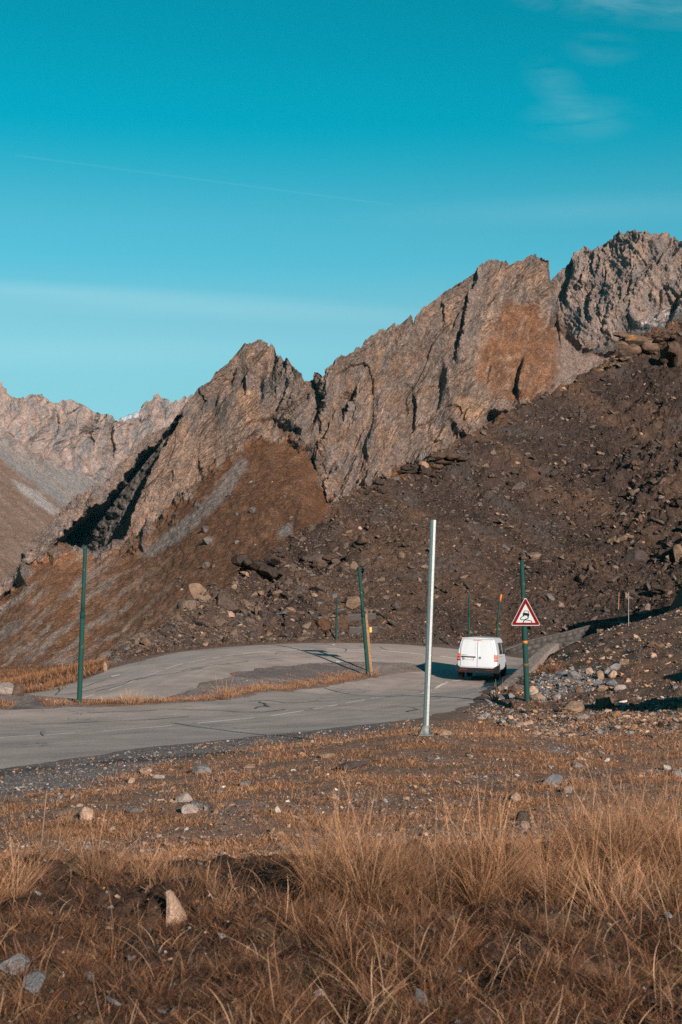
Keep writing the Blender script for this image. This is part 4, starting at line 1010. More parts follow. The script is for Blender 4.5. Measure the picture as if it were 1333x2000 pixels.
HILL_ROCKS = [
 (500, 1130, 112, 66, 'shale', 'dark overhanging outcrop on the left shoulder of the dark hillside', dict(lay=2.5, sub=5)),
 (545, 1090, 46, 26, 'shale', 'smaller dark crag just uphill of the overhanging outcrop', dict(lay=2.5, sub=4)),
 (1248, 694, 104, 62, (.135, .09, .062), 'tilted layered slab with orange lichen jutting from the skyline of the dark hillside', dict(lay=4.5, sub=5, rot=(.15, .12, -.2), patch=((.34, .15, .025), .02, lambda q: (q[:, 0] < -.1) * (q[:, 2] > .1)))),
 (1222, 708, 40, 18, 'tan', 'flat slab tucked under the lichen covered slab', dict(lay=3, sub=4)),
 (1205, 716, 30, 14, 'tan', 'lowest of the flat slabs stepping down from the lichen covered slab', dict(lay=3, sub=4)),
 (1318, 735, 70, 95, 'brown', 'tall craggy outcrop at the right edge just under the skyline', dict(lay=5, sub=5)),
 (1300, 672, 64, 34, 'brown', 'dark ledge on the skyline right of the lichen covered slab', dict(lay=4, sub=5)),
 (692, 1080, 62, 46, 'brown', 'sunlit knobbly outcrop in the middle of the dark hillside', dict(lay=3, sub=5)),
 (640, 1100, 44, 30, 'brown', 'outcrop in deep shade left of the sunlit knobbly one', dict(lay=3, sub=4)),
 (688, 1112, 24, 18, 'tan', 'rounded tan boulder under the sunlit knobbly outcrop', {}),
 (672, 1110, 20, 14, 'tan', 'tan boulder touching the left of the rounded one under the outcrop', {}),
 (622, 1112, 26, 18, 'brown', 'brown boulder below the shaded outcrop', {}),
 (632, 1200, 24, 20, 'brown', 'boulder with a black shadow left of the thin far green pole', {}),
 (686, 1186, 40, 26, 'tan', 'pale flush boulder uphill of the wooden signpost', {}),
 (634, 1228, 32, 22, (.15, .085, .05), 'reddish angular boulder at the foot of the far green pole', {}),
 (650, 1206, 16, 9, 'tan', 'small tan stone right beside the thin far green pole', {}),
 (284, 1264, 20, 22, 'tan', 'boulder on the left toe of the dark hillside above the road', {}),
 (1247, 1020, 24, 26, 'tan', 'rounded banded boulder with a long shadow high on the right of the hillside', dict(lay=4, sub=4)),
 (1218, 1062, 48, 26, 'tan', 'rough tawny outcrop below the rounded banded boulder', dict(lay=3, sub=5)),
 (1322, 1095, 26, 34, 'tan', 'tall pale boulder at the right edge of the hillside', {}),
 (1222, 1170, 20, 14, 'pink', 'small peach boulder between the two thin marker rods', {}),
 (1240, 918, 40, 26, 'brown', 'dark hollowed crag high on the right of the hillside', dict(lay=3, sub=4)),
 (1141, 915, 16, 14, 'tan', 'small cubic tan boulder high on the hillside', {}),
 (1172, 920, 34, 14, 'brown', 'low brown ledge right of the small cubic boulder', dict(lay=3, sub=4)),
 (868, 915, 90, 36, 'brown', 'long broken ledge on the crest of the dark hillside', dict(lay=4, sub=5)),
 (808, 930, 60, 30, 'shale', 'dark shaded ledge left of the long broken crest ledge', dict(lay=3, sub=5)),
 (745, 968, 50, 26, 'shale', 'lowest of the three dark ledges along the crest', dict(lay=3, sub=4)),
 (1232, 970, 18, 14, 'brown', 'brown stone with a pointed shadow high on the right', {}),
 (1338, 990, 46, 34, 'shale', 'dark crag cut by the right edge high on the hillside', dict(lay=3, sub=4)),
 (1300, 1160, 60, 24, 'shale', 'dark ledge by the right edge above the marker rods', dict(lay=3, sub=4)),
 (795, 1068, 26, 14, 'brown', 'small brown ledge up the hillside left of the silver pole top', dict(lay=3, sub=4)),
 (785, 1090, 18, 16, 'tan', 'tan boulder with a dark hollow left of the silver pole top', {}),
]
for k, (px, py, w, h, c, lab, kw) in enumerate(HILL_ROCKS):
    p, n_ = hit_hill(px, py - .25 * h); s = p[1] / F; kw = dict(kw)
    big = 'rock_outcrop' if kw.get('lay') else 'boulder'
    solid_rock(big, p, (w * s * 1.05, w * s * .95, h * s * 1.3), 1500 + k * 17, c, lab, 'rock outcrop' if kw.get('lay') else 'boulder', kw.pop('sub', 4), 12, mat=far_stone_mat, sink=.34, rough=.10, rot=kw.pop('rot', (RNG.normal(0, .12), RNG.normal(0, .12), RNG.normal(0, .4))), **kw)

MTN_ROCKS = [
 (401, 1040, 22, 15, 'grey boulder on the brown mountain slope, upper one of the pair left of the outcrop'),
 (409, 1064, 34, 15, 'long grey boulder on the brown mountain slope under the upper grey one'),
 (404, 1110, 22, 13, 'lower grey boulder on the brown mountain slope, nearest the dark outcrop'),
 (419, 1110, 10, 8, 'small grey boulder touching the right of the lower grey boulder'),
 (462, 1008, 12, 9, 'small round grey boulder on the upper brown slope'),
 (493, 1003, 18, 13, 'pale grey boulder highest on the brown slope under the peak'),
 (448, 970, 9, 8, 'tiny grey boulder beside the grey scree chute'),
 (462, 1064, 13, 10, 'lone pale boulder right of the long grey boulder'),
 (352, 1130, 10, 7, 'small stone low on the brown mountain slope'),
 (240, 1198, 18, 9, 'grey rock patch boulder low on the slope behind the left green pole'),
]
mV = MAIN_P.reshape(-1, 3); mpx, mpy = PROJ(mV)
for k, (px, py, w, h, lab) in enumerate(MTN_ROCKS):
    q = np.argmin((mpx - px) ** 2 + (mpy - py + .2 * h) ** 2); p = mV[q]; s = p[1] / F
    solid_rock('boulder', p, (w * s, w * s * .8, h * s * 1.3), 2500 + k * 7, 'mtn', lab, 'boulder', 3, 10, mat=mt_mat)

# scree over the hillside, gravel and stones over the ground
rng = np.random.default_rng(5)
def hill_points(n, wfun):
    r = rng.integers(int(.02 * HP.shape[0]), HP.shape[0] - 2, n * 3); c = rng.integers(0, 1150, n * 3)
    k = rng.random(n * 3) < wfun(r, c); r, c = r[k][:n], c[k][:n]
    j = rng.random((len(r), 2))
    a, b_, d = HPD[r, c], HPD[r + 1, c], HPD[r, np.minimum(c + 1, 1149)]
    return a + (b_ - a) * j[:, :1] + (d - a) * j[:, 1:], r, c
hc = [STONECOL['shale'], (.095, .07, .055), (.15, .10, .07), (.055, .045, .04), (.24, .165, .12), (.10, .09, .085)]
P_, r_, c_ = hill_points(60000, lambda r, c: .45 + .4 * craggy[r, c])
sz = (.045 + .035 * rng.pareto(2.3, len(P_))).clip(.04, .42)
scatter('scree', P_, sz * (P_[:, 1] / 110) ** .4, pal(rng, len(P_), hc, [5, 4.5, 2.0, 3, .45, 1.6]), 1, rng, flat=.6, mat=far_stone_mat)
P_, r_, c_ = hill_points(900, lambda r, c: .08 + .92 * np.clip(craggy[r, c], 0, 1))
sz = (.16 + .11 * rng.pareto(2.6, len(P_))).clip(.15, .75)
scatter('scree', P_, sz, pal(rng, len(P_), hc, [5, 4, 2.2, 2.5, .4, 1]), 2, rng, flat=.6, mat=far_stone_mat)
P_, r_, c_ = hill_points(230, lambda r, c: np.clip(craggy[r, c] - .25, 0, 1))
sz = (.28 + .2 * rng.pareto(2.4, len(P_))).clip(.25, .9)
scatter('scree', P_, sz, pal(rng, len(P_), hc, [5, 5, 2.5, 3, .1, .1]), 3, rng, flat=.62, mat=far_stone_mat, sink=.5)
mk = np.where((MAIN_P[..., 2].ravel() > -5) & (mpy > 870) & (mpx > 0) & (mpx < 640) & (mpy < 1330))[0]
mq = mk[rng.random(len(mk)) < .008]; mq = mq[(sstep(-.1, .35, fbm(mpx[mq] / 45, mpy[mq] / 35, 28, 4)) * .9 + .1) > rng.random(len(mq))]
P_ = mV[mq]; sz = (.30 + .22 * rng.pareto(2.2, len(P_))).clip(.3, 2.2)
scatter('scree', P_, sz, pal(rng, len(P_), [STONECOL['mtn'], (.18, .145, .12), (.11, .09, .08)], [3, 1.5, 2]), 2, rng, flat=.65, mat=mt_mat)

def ground_points(n, d0, d1, wfun=None, x0=-90, x1=1423):
    px = rng.uniform(x0, x1, n * 2); y = 1 / rng.uniform(1 / d1, 1 / d0, n * 2); x = (px - CX) / F * y
    w = np.ones(n * 2) if wfun is None else wfun(x, y)
    k = rng.random(n * 2) < w; x, y = x[k][:n], y[k][:n]
    return np.stack([x, y, GZ(x, y)], -1)
gcol = [STONECOL[k] for k in ('grey', 'blue', 'tan', 'pink', 'brown', 'dark', 'white', 'rust')]
def offroad(x, y): return (gmask(sd, x, y) > .25)
clump = lambda x, y: sstep(-.25, .3, fbm(x * .7, y * .7, 171, 4))
P_ = ground_points(34000, 10.5, 36, lambda x, y: offroad(x, y) * (.25 + .75 * clump(x, y)) * np.where(gmask(gravel, x, y) > .5, .5, 1))
sz = (.007 + .0065 * rng.pareto(2.1, len(P_))).clip(.006, .05) * (P_[:, 1] / 16) ** .5
scatter('loose_stones', P_, sz, pal(rng, len(P_), gcol, [2.6, .8, 3.2, 1.0, 4, 1.6, .12, 2.4]), 1, rng, flat=.5)
P_ = ground_points(9000, 19, 60, lambda x, y: (gmask(gravel, x, y) + .8 * gmask(island, x, y)) * offroad(x, y) * .9 + .0)
sz = (.012 + .009 * rng.pareto(2.5, len(P_))).clip(.01, .06) * (P_[:, 1] / 28) ** .6
scatter('gravel', P_, sz, pal(rng, len(P_), gcol, [5, 3, 1, .6, .6, 2, .7, .2]), 1, rng, flat=.6)
P_ = ground_points(16000, 26, 75, lambda x, y: (x > 3.5) * offroad(x, y) * .9, x0=850)
sz = (.016 + .02 * rng.pareto(2.2, len(P_))).clip(.015, .15) * (P_[:, 1] / 45) ** .5
scatter('loose_stones', P_, sz, pal(rng, len(P_), gcol, [1.5, 1, 2.5, 1.0, 4, 2.2, .2, 1.5]), 1, rng, flat=.55)
P_ = ground_points(7000, 36, 62, lambda x, y: gmask(rubble, x, y) > .4, x0=1020, x1=1210)
sz = (.022 + .018 * rng.pareto(2.2, len(P_))).clip(.02, .12)
scatter('rubble_gravel', P_, sz, pal(rng, len(P_), gcol, [5, 2.5, 1.0, .7, .8, 2, .3, .1]), 1, rng, flat=.6)
P_ = ground_points(2500, 5, 11, None)
sz = (.006 + .006 * rng.pareto(2.2, len(P_))).clip(.005, .04)
scatter('loose_stones', P_, sz, pal(rng, len(P_), gcol, [2, 2, 2, .6, 3, 3, .3, 1]), 1, rng, flat=.6)

# ------------------------------------------------------------------ dry grass
gm, nt, b = newmat('dry_grass'); L = nt.links.new
at = N(nt, 'ShaderNodeAttribute', attribute_name='tint'); L(at.outputs['Color'], b.inputs['Base Color'])
b.inputs['Roughness'].default_value = .75; b.inputs['Specular IOR Level'].default_value = .25
tr = N(nt, 'ShaderNodeBsdfTranslucent'); L(at.outputs['Color'], tr.inputs['Color'])
ms = N(nt, 'ShaderNodeMixShader'); ms.inputs[0].default_value = .1; L(b.outputs[0], ms.inputs[1]); L(tr.outputs[0], ms.inputs[2]); L(ms.outputs[0], nt.nodes['Material Output'].inputs['Surface'])

def blades(P, h, lean, ang, curl, wid, col, rng, seg=4, tip=.15):
    """P root points; h length; lean radians from upright; ang compass; curl extra bend along the blade"""
    n = len(P); t = np.linspace(0, 1, seg + 1)
    th = lean[:, None] + curl[:, None] * t[None] ** 1.3
    ds = h[:, None] / seg
    ho = np.concatenate([np.zeros((n, 1)), np.cumsum(np.sin(th[:, 1:]) * ds, 1)], 1)
    ve = np.concatenate([np.zeros((n, 1)), np.cumsum(np.cos(th[:, 1:]) * ds, 1)], 1)
    wob = ang[:, None] + .35 * rng.normal(size=(n, 1)) * t[None]
    C = np.stack([P[:, :1] + ho * np.sin(wob), P[:, 1:2] + ho * np.cos(wob), P[:, 2:3] + ve], -1)
    fa = rng.uniform(-.9, .9, n)                                       # width direction
    sdv = np.stack([np.cos(fa), np.sin(fa), 0 * fa], -1)[:, None]
    w = wid[:, None, None] * (1 - (1 - tip) * t[None, :, None] ** 1.5) * .5
    V = np.stack([C - sdv * w, C + sdv * w], 2).reshape(n, -1, 3)
    k = np.arange(seg) * 2
    f = np.stack([k, k + 1, k + 3, k + 2], -1)
    Fc = f[None] + (np.arange(n) * (2 * (seg + 1)))[:, None, None]
    cc = col[:, None] * (.26 + 1.02 * np.repeat(t, 2))[None, :, None]     # root shade and lit tips painted into the blade colour
    return V.reshape(-1, 3), Fc.reshape(-1, 4), cc.reshape(-1, 3)

class Grass:
    def __init__(s): s.V, s.F, s.C, s.o = [], [], [], 0
    def add(s, *a, **k):
        V, f, c = blades(*a, **k); s.V.append(V); s.F.append(f + s.o); s.C.append(c); s.o += len(V)
    def build(s, name, stuff=True):
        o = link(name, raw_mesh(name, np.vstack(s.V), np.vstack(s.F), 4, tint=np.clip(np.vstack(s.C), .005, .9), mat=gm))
        if stuff: o['kind'] = 'stuff'
        return o
STRAW = [(.29, .158, .083), (.22, .107, .051), (.38, .228, .135), (.19, .078, .033), (.10, .047, .026)]
def tuft(G, x, y, n, h, rad, rng, w=(3, 2.5, 1.2, 1.6, 1), spread=.55, wid=.004, dirn=None, seg=4):
    a = rng.uniform(0, 2 * PI, n); r = rad * np.sqrt(rng.random(n))
    P = np.stack([x + r * np.sin(a), y + r * np.cos(a), 0 * a], -1); P[:, 2] = GZ(P[:, 0], P[:, 1]) - .01
    hh = h * rng.uniform(.35, 1.05, n)
    le = np.abs(rng.normal(0, spread * .6, n)) + spread * .45 * r / rad
    an = a + rng.normal(0, .5, n)
    if dirn is not None: an = np.where(rng.random(n) < .55, dirn + rng.normal(0, .6, n), an)
    G.add(P, hh, le, an, np.abs(rng.normal(.35, .6, n)), wid * rng.uniform(.5, 1.25, n), pal(rng, n, STRAW, w, .22) * rng.uniform(.65, 1.2), rng, seg=seg)

# near bank: big clumps where the photograph has them
G = Grass(); rng = np.random.default_rng(21)
BIG = [(40, 1720, 90, 1.0), (110, 1705, 120, 1.2), (170, 1715, 90, .9), (250, 1700, 80, .8), (0, 1760, 90, 1), (310, 1700, 70, .7), (590, 1800, 150, 1.0), (630, 1740, 170, 1.2), (680, 1730, 190, 1.2), (720, 1760, 190, 1.2), (770, 1750, 180, 1.1), (640, 1830, 180, 1.1), (700, 1850, 190, 1.1), (790, 1800, 150, 1), (850, 1760, 140, 1), (905, 1740, 170, 1.1),
       (945, 1735, 190, 1.2), (980, 1760, 150, 1), (1040, 1740, 120, .8), (1090, 1700, 130, 1), (1130, 1690, 160, 1.2), (1170, 1690, 170, 1.2), (1210, 1700, 170, 1.2), (1255, 1690, 170, 1.2), (1295, 1700, 180, 1.3), (1335, 1710, 170, 1.2), (1110, 1760, 140, .9), (1190, 1770, 150, .9), (1270, 1760, 150, .9),
       (820, 1860, 150, 1), (880, 1850, 140, 1), (930, 1840, 130, 1), (1000, 1810, 120, 1), (480, 1880, 110, .8), (420, 1800, 90, .6), (200, 1850, 100, .8), (90, 1840, 100, .8), (140, 1930, 110, .8), (300, 1950, 110, .8), (560, 1960, 120, .8), (660, 1970, 140, .9), (760, 1930, 130, .8), (900, 1960, 110, .7), (1100, 1990, 120, .8), (1200, 1930, 140, .9), (1300, 1900, 140, .9), (1290, 1990, 120, .8), (1050, 1900, 120, .7), (470, 1760, 60, .5), (380, 1740, 60, .5), (30, 1960, 100, .8), (400, 1990, 100, .8)]
def clump(G, x, y, n, h, rad, rng, w, lean0, wid, bright):
    a = rng.uniform(0, 2 * PI, n); r = rad * rng.random(n) ** .7
    P = np.stack([x + r * np.sin(a), y + r * np.cos(a), 0 * a], -1); P[:, 2] = GZ(P[:, 0], P[:, 1]) - .012
    hh = h * (.25 + .85 * rng.random(n) ** .8)
    le = np.abs(rng.normal(lean0, .28, n)) * (.35 + .9 * r / rad)
    G.add(P, hh, le, a + rng.normal(0, .7, n), np.abs(rng.normal(.75, .55, n)), wid * rng.uniform(.5, 1.2, n), pal(rng, n, STRAW, w, .25) * bright, rng, seg=5)
for px, py, hp, k in BIG:
    p = hit_ground(px, py); s = p[1] / F
    gold = py < 1790
    for j in range(3):
        qx, qy = p[0] + rng.normal(0, 26 * s), p[1] + rng.normal(0, .12)
        w = (3, 2.4, 1.6, 1.3, .9) if gold else (1.6, 2.6, .7, 2.6, 2.4)
        clump(G, qx, qy, int(170 * k), hp * (1.0 if gold else .6) * s * rng.uniform(.65, 1.1), rng.uniform(16, 30) * s, rng, w, .42 if gold else .75, .0029 if gold else .0026, rng.uniform(.55, 1.18) if gold else rng.uniform(.4, .95))
    if gold:                                      # a few upright flowering stalks
        n = int(5 * k); a = rng.uniform(0, 6.28, n)
        P = np.stack([p[0] + .1 * rng.normal(size=n), p[1] + .08 * rng.normal(size=n), 0 * a], -1); P[:, 2] = GZ(P[:, 0], P[:, 1])
        G.add(P, hp * s * rng.uniform(.9, 1.35, n), np.abs(rng.normal(.1, .14, n)), a, np.abs(rng.normal(.25, .2, n)), .0034 * rng.uniform(.7, 1.2, n), pal(rng, n, STRAW, (3, 2, 3, .3, .1), .15), rng, seg=6, tip=.5)
        if n:                                     # their small seed heads
            V = G.V[-1].reshape(n, -1, 3); kk = np.repeat(np.arange(n), 14)
            dv = V[:, -1] - V[:, -5]; dv /= np.linalg.norm(dv, axis=1)[:, None] + 1e-9
            q = V[:, -1][kk] - dv[kk] * (rng.random((len(kk), 1)) * .07)
            G.add(q, rng.uniform(.008, .02, len(kk)), rng.uniform(.2, 1.0, len(kk)), rng.uniform(0, 6.28, len(kk)), 0 * q[:, 0], np.full(len(kk), .0024), pal(rng, len(kk), [(.40, .27, .18), (.30, .18, .11)], (1, 1), .15), rng, seg=1)
for _ in range(1150):
    px = rng.uniform(-60, 1393); y = 1 / rng.uniform(1 / 10.4, 1 / 4.9); x = (px - CX) / F * y
    den = float(fbm(np.array(x * 1.5), np.array(y * 1.3), 301, 3))
    if den < -.13 + .18 * rng.normal() * .5: continue
    clump(G, x, y, int(rng.integers(40, 130)), rng.uniform(.05, .13) * (1 + 1.6 * max(den, 0)), rng.uniform(.03, .09), rng, (1.2, 2.4, .5, 3, 3), .85, .0027, rng.uniform(.3, .9) * (1.0 + .5 * min(max(den, -.2), .3)))
n = 26000                                         # matted dead blades and litter
P_ = ground_points(n, 4.8, 11.2); n = len(P_); P_[:, 2] += rng.uniform(0, .03, n)
G.add(P_, rng.uniform(.02, .13, n), rng.uniform(1.0, 1.6, n), rng.uniform(0, 2 * PI, n), rng.normal(.15, .5, n), .0034 * rng.uniform(.5, 1.6, n), pal(rng, n, STRAW + [(.055, .033, .022), (.085, .048, .03)], (1.2, 2, .6, 3, 3, 3, 3), .25), rng, seg=3)
n = 1500                                          # long bleached stalks bowed over the bank
P_ = ground_points(n, 5.0, 9.8, lambda x, y: sstep(-.3, .2, fbm(x * 1.2, y * 1.2, 303, 3)) * (.5 + .5 * (x > -.2))); n = len(P_)
G.add(P_, rng.uniform(.10, .34, n), rng.uniform(.2, 1.25, n), rng.uniform(0, 2 * PI, n), np.abs(rng.normal(.9, .7, n)), .0034 * rng.uniform(.6, 1.25, n), pal(rng, n, STRAW + [(.52, .34, .22)], (3, 1, 4, .6, .2, 2.5), .18), rng, seg=7)
n = 500                                           # a little green still low in the thatch
P_ = ground_points(n * 6, 5.0, 9.0, lambda x, y: (pn(x * 1.1, y * 1.1, 311) > .34) * .6); n = len(P_)
G.add(P_, rng.uniform(.03, .08, n), rng.uniform(.2, .9, n), rng.uniform(0, 2 * PI, n), np.abs(rng.normal(.5, .3, n)), .004 * rng.uniform(.7, 1.2, n), pal(rng, n, [(.05, .075, .015), (.08, .08, .02)], (1, 1), .2), rng, seg=3)
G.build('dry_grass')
# verge: low ochre mats and short wisps
G = Grass(); rng = np.random.default_rng(22)
n = 62000
P_ = ground_points(n, 10.3, 33, lambda x, y: offroad(x, y) * (1 - .93 * gmask(gravel, x, y)) * sstep(-.05, .25, fbm(x * .75, y * .9, 88, 5) + .12 * fbm(x * 4, y * 4, 173, 3) + .06)); n = len(P_)
G.add(P_, rng.uniform(.02, .075, n) * np.clip(P_[:, 1] / 15, .8, 1.5), rng.uniform(.2, 1.3, n), rng.uniform(0, 2 * PI, n), rng.normal(.2, .3, n), .005 * rng.uniform(.7, 1.4, n) * (P_[:, 1] / 13) ** .8, pal(rng, n, [(.29, .142, .068), (.22, .100, .047), (.36, .205, .115), (.15, .074, .037)], (3, 3, 1.5, 2), .18), rng, seg=2)
for _ in range(260):
    px = rng.uniform(-60, 1393); y = 1 / rng.uniform(1 / 30, 1 / 10.5); x = (px - CX) / F * y
    if offroad(np.array([x]), np.array([y]))[0] and gmask(gravel, np.array([x]), np.array([y]))[0] < .5:
        tuft(G, x, y, int(rng.integers(8, 26)), rng.uniform(.08, .22), .05, rng, (3, 2, 2, 1, .4), .5, .004 * (y / 12) ** .8, seg=3)
n = 7000      # bare slope on the right
P_ = ground_points(n, 24, 62, lambda x, y: (x > 4.5) * offroad(x, y) * sstep(.0, .35, fbm(x * .5, y * .5, 95, 4)) * (gmask(rubble, x, y) < .3), x0=880); n = len(P_)
G.add(P_, rng.uniform(.04, .14, n), rng.uniform(.2, 1.1, n), rng.uniform(0, 2 * PI, n), rng.normal(.2, .3, n), .014 * rng.uniform(.7, 1.4, n), pal(rng, n, STRAW, (1, 3, .5, 3, 2), .18), rng, seg=2)
G.build('verge_grass')
# the strip between the two legs of the road
G = Grass(); rng = np.random.default_rng(23)
a0_, a1_ = near_arc(Lp, aL, farW[2]), near_arc(Lp, aL, farW[8]) + .5
for _ in range(620):
    q = rng.uniform(a0_, a1_); i = np.argmin(np.abs(aL - q)); t = Lp[min(i + 2, 399)] - Lp[max(i - 2, 0)]; t = t / np.linalg.norm(t)
    o_ = .12 + abs(rng.normal(0, .55)); x, y = Lp[i] + np.array((-t[1], t[0])) * o_
    if pn(np.array(q * .45), np.array(0.0), 321) < -.28: continue
    tuft(G, x, y, 22, rng.uniform(.08, .30), .16, rng, (3, 3.4, 1.2, 1.6, .2), .6, .012, seg=2)
G.build('verge_grass')
# meadow beyond the far road
G = Grass(); n = 9000
P_ = ground_points(n, 55, 150, lambda x, y: gmask(meadow, x, y) * 1.0, x0=-60, x1=240); n = len(P_)
G.add(P_, rng.uniform(.12, .35, n), rng.uniform(.1, .9, n), rng.uniform(0, 2 * PI, n), rng.normal(.2, .3, n), .035 * rng.uniform(.7, 1.4, n), pal(rng, n, [(.16, .075, .033), (.19, .098, .047), (.115, .052, .024)], (3, 2, 2), .15), rng, seg=2)
G.build('meadow_grass')
# single plants one can point at
def plant(px, py, wpx, hpx, n, label, w=(3, 2, 3, .5, .1), spread=.35, wid=None, plume=False, seed=1, name='grass_tuft', cat='grass tuft'):
    rng = np.random.default_rng(seed); p = hit_ground(px, py); s = p[1] / F
    G = Grass(); tuft(G, p[0], p[1], n, hpx * s, wpx * s * .35, rng, w, spread, wid or max(.003, 1.1 * s), seg=5)
    if plume:
        V = np.vstack(G.V).reshape(n, -1, 3)
        tips = V[:, -1]; k = np.repeat(np.arange(n), 26)
        dv = (V[:, -1] - V[:, -5]); dv /= np.linalg.norm(dv, axis=1)[:, None] + 1e-9
        q = tips[k] - dv[k] * (rng.random((len(k), 1)) * .09)
        G.add(q, rng.uniform(.008, .022, len(k)), rng.uniform(.2, 1.2, len(k)), rng.uniform(0, 6.28, len(k)), 0 * q[:, 0], np.full(len(k), .0022), pal(rng, len(k), [(.42, .31, .22), (.36, .25, .17)], (1, 1), .15), rng, seg=1)
    return tag(G.build(name, False), label, cat)
plant(440, 1366, 40, 66, 26, 'tall bleached stalks standing on the verge between the two road legs', spread=.22, seed=3)
plant(258, 1374, 52, 36, 60, 'spreading straw tuft on the verge right of the left green pole', spread=.6, seed=4)
plant(968, 1360, 44, 42, 30, 'wispy dry tuft at the road edge left of the sign post', spread=.75, seed=5)
plant(728, 1320, 36, 22, 50, 'straw tuft round the foot of the wooden signpost', spread=.6, seed=6)
plant(962, 1705, 8, 240, 3, 'single tall straight grass stalk rising from the right hand grass clump', spread=.06, wid=.0035, seed=8)
plant(690, 1700, 70, 150, 14, 'feathery plumed grass heads leaning left in the middle of the bank', spread=.35, plume=True, seed=9)
plant(330, 1600, 16, 90, 6, 'thin dry stems rising from the left verge', spread=.15, wid=.004, seed=10)
plant(1075, 1310, 70, 34, 160, 'russet dry shrub tuft growing behind the parapet', w=(1, 3, .6, 3, 1), spread=.7, seed=11)
# ------------------------------------------------------------------ poles
steel_m, nt, b = newmat('galvanised_steel'); L = nt.links.new
b.inputs['Metallic'].default_value = .92; b.inputs['Roughness'].default_value = .45
tc = N(nt, 'ShaderNodeTexCoord'); vz = N(nt, 'ShaderNodeTexVoronoi'); vz.inputs['Scale'].default_value = 45; L(tc.outputs['Object'], vz.inputs['Vector'])
rr = N(nt, 'ShaderNodeValToRGB'); rr.color_ramp.elements[0].color = (.25, .275, .28, 1); rr.color_ramp.elements[1].color = (.35, .37, .37, 1); L(vz.outputs['Color'], rr.inputs[0]); L(rr.outputs[0], b.inputs['Base Color'])
green = plain('green_paint', (.0085, .038, .033), rough=.8, spec=.12, vs=5, col2=(.10, .10, .085), thr=(.6, .74))
green_dk = plain('dark_green_paint', (.007, .032, .028), rough=.8, spec=.1, var=.35, vs=6)
orange = plain('orange_paint', (.36, .115, .015), rough=.6, var=.3, vs=20)
rust = plain('rust', (.10, .045, .02), rough=.9, var=.4, vs=10)

def pole_frame(px0, py0, px1, py1):
    """ground point of the foot and the tip position in the foot's own frame"""
    p = hit_ground(px0, py0)
    if abs(PROJ(p[None])[1][0] - py0) > 6:                   # stands on the hillside
        p, _ = hit_hill(px0, py0)
    D = p[1]; t = W(px1, py1, D); b_ = W(px0, py0, D)
    return p, np.array(t - b_)

def snow_pole(px0, py0, px1, py1, dia_px, label, mat=green, group='green snow poles along the road', split=.55, bend=None, top=None):
    p, v = pole_frame(px0, py0, px1, py1); s = p[1] / F; r = dia_px * .92 * s / 2
    o = tag(empty('snow_pole', p), label, 'pole', group)
    def at(t):
        q = v * t
        if bend: q = q + np.array((bend * s * math.sin(t * PI) , 0, 0))
        return tuple(q)
    ts = np.linspace(0, split, 7); MB().tube([(0, 0, -.25)] + [at(t) for t in ts], r, 14).build('lower_tube', mat, o)
    MB().tube([at(split - .012), at(split - .012), at(split + .03), at(split + .03)], [r * 1.0, r * 1.13, r * 1.13, r * .8], 14).build('collar', green_dk, o)
    e = 1 if not top else 1 - top
    ts = np.linspace(split + .03, e, 7); MB().tube([at(t) for t in ts], r * .8, 14).build('upper_tube', mat, o)
    if top: MB().tube([at(t) for t in (e, e + top * .5, 1)], r * .85, 14).build('painted_tip', orange, o)
    return o, v, r
snow_pole(157, 1372, 169, 1063, 10.5, 'tall green snow pole on the verge at the left, leaning right')
snow_pole(720, 1318, 702, 1104, 8.5, 'green snow pole leaning left in front of the wooden signpost')
snow_pole(657, 1248, 659, 1164, 4.2, 'thin far green pole standing left of the wooden signpost')
snow_pole(917.5, 1262, 918.5, 1156, 4.6, 'straight green pole rising behind the white van roof', split=.6)
snow_pole(977, 1270, 981.5, 1159, 5.0, 'crooked green pole with an orange tip right of the van', split=.5, bend=-5, top=.13)
for px0, py0, px1, py1, c, lab in ((1207, 1217, 1208.5, 1155, (.34, .17, .09), 'thin rusty marker rod standing on the curved stone wall'), (1229, 1222, 1229.5, 1155, (.22, .22, .22), 'thin grey marker rod just right of the rusty one')):
    p, v = pole_frame(px0, py0, px1, py1); s = p[1] / F
    o = MB().tube([(0, 0, -.6), tuple(v * .5), tuple(v)], .55 * s, 8).build('marker_rod', plain('rod_' + lab[5:9], c, .7, var=.2), None); o.location = p
    tag(o, lab, 'rod')

# silver pole: eight-sided galvanised tube on a bolted foot
p, v = pole_frame(833, 1434, 848, 1014); s = p[1] / F
o = tag(empty('silver_pole', p), 'bare galvanised steel pole on a bolted foot between grass and road', 'pole')
r = 6.4 * s
vv = Vector(v)
bm_ = MB(); bm_.tube([vv * .012, vv * .5, vv], [r, r * .97, r * .94], 8); bm_.build('tube', steel_m, o)
MB().tube([(0, 0, -.02), vv * .045], [r * 1.25, r * 1.22], 16).build('sleeve', plain('sleeve_steel', (.16, .18, .175), rough=.7, metal=.3, spec=.2, var=.2, vs=20), o)
dull = plain('dull_steel', (.10, .115, .11), rough=.8, metal=.2, spec=.2, var=.3, vs=20)
MB().box((0, 0, .005), (r * 4.4, r * 4.4, .025), bev=.004).build('base_plate', dull, o)
for k in range(4):
    a = PI / 4 + k * PI / 2; d = Vector((math.cos(a), math.sin(a), 0))
    g = MB(); rot = Matrix.Rotation(a, 3, 'Z')
    poly = [(r * 1.1, .018), (r * 2.6, .018), (r * 2.4, .06), (r * 1.15, .17)]
    g.prism(poly, -.006, .006); bmesh.ops.transform(g.bm, matrix=rot.to_4x4(), verts=g.bm.verts[:])
    g.build('gusset', dull, o)
    MB().tube([d * r * 2.75 + Vector((0, 0, .017)), d * r * 2.75 + Vector((0, 0, .06))], .013, 6).build('bolt', rust, o)

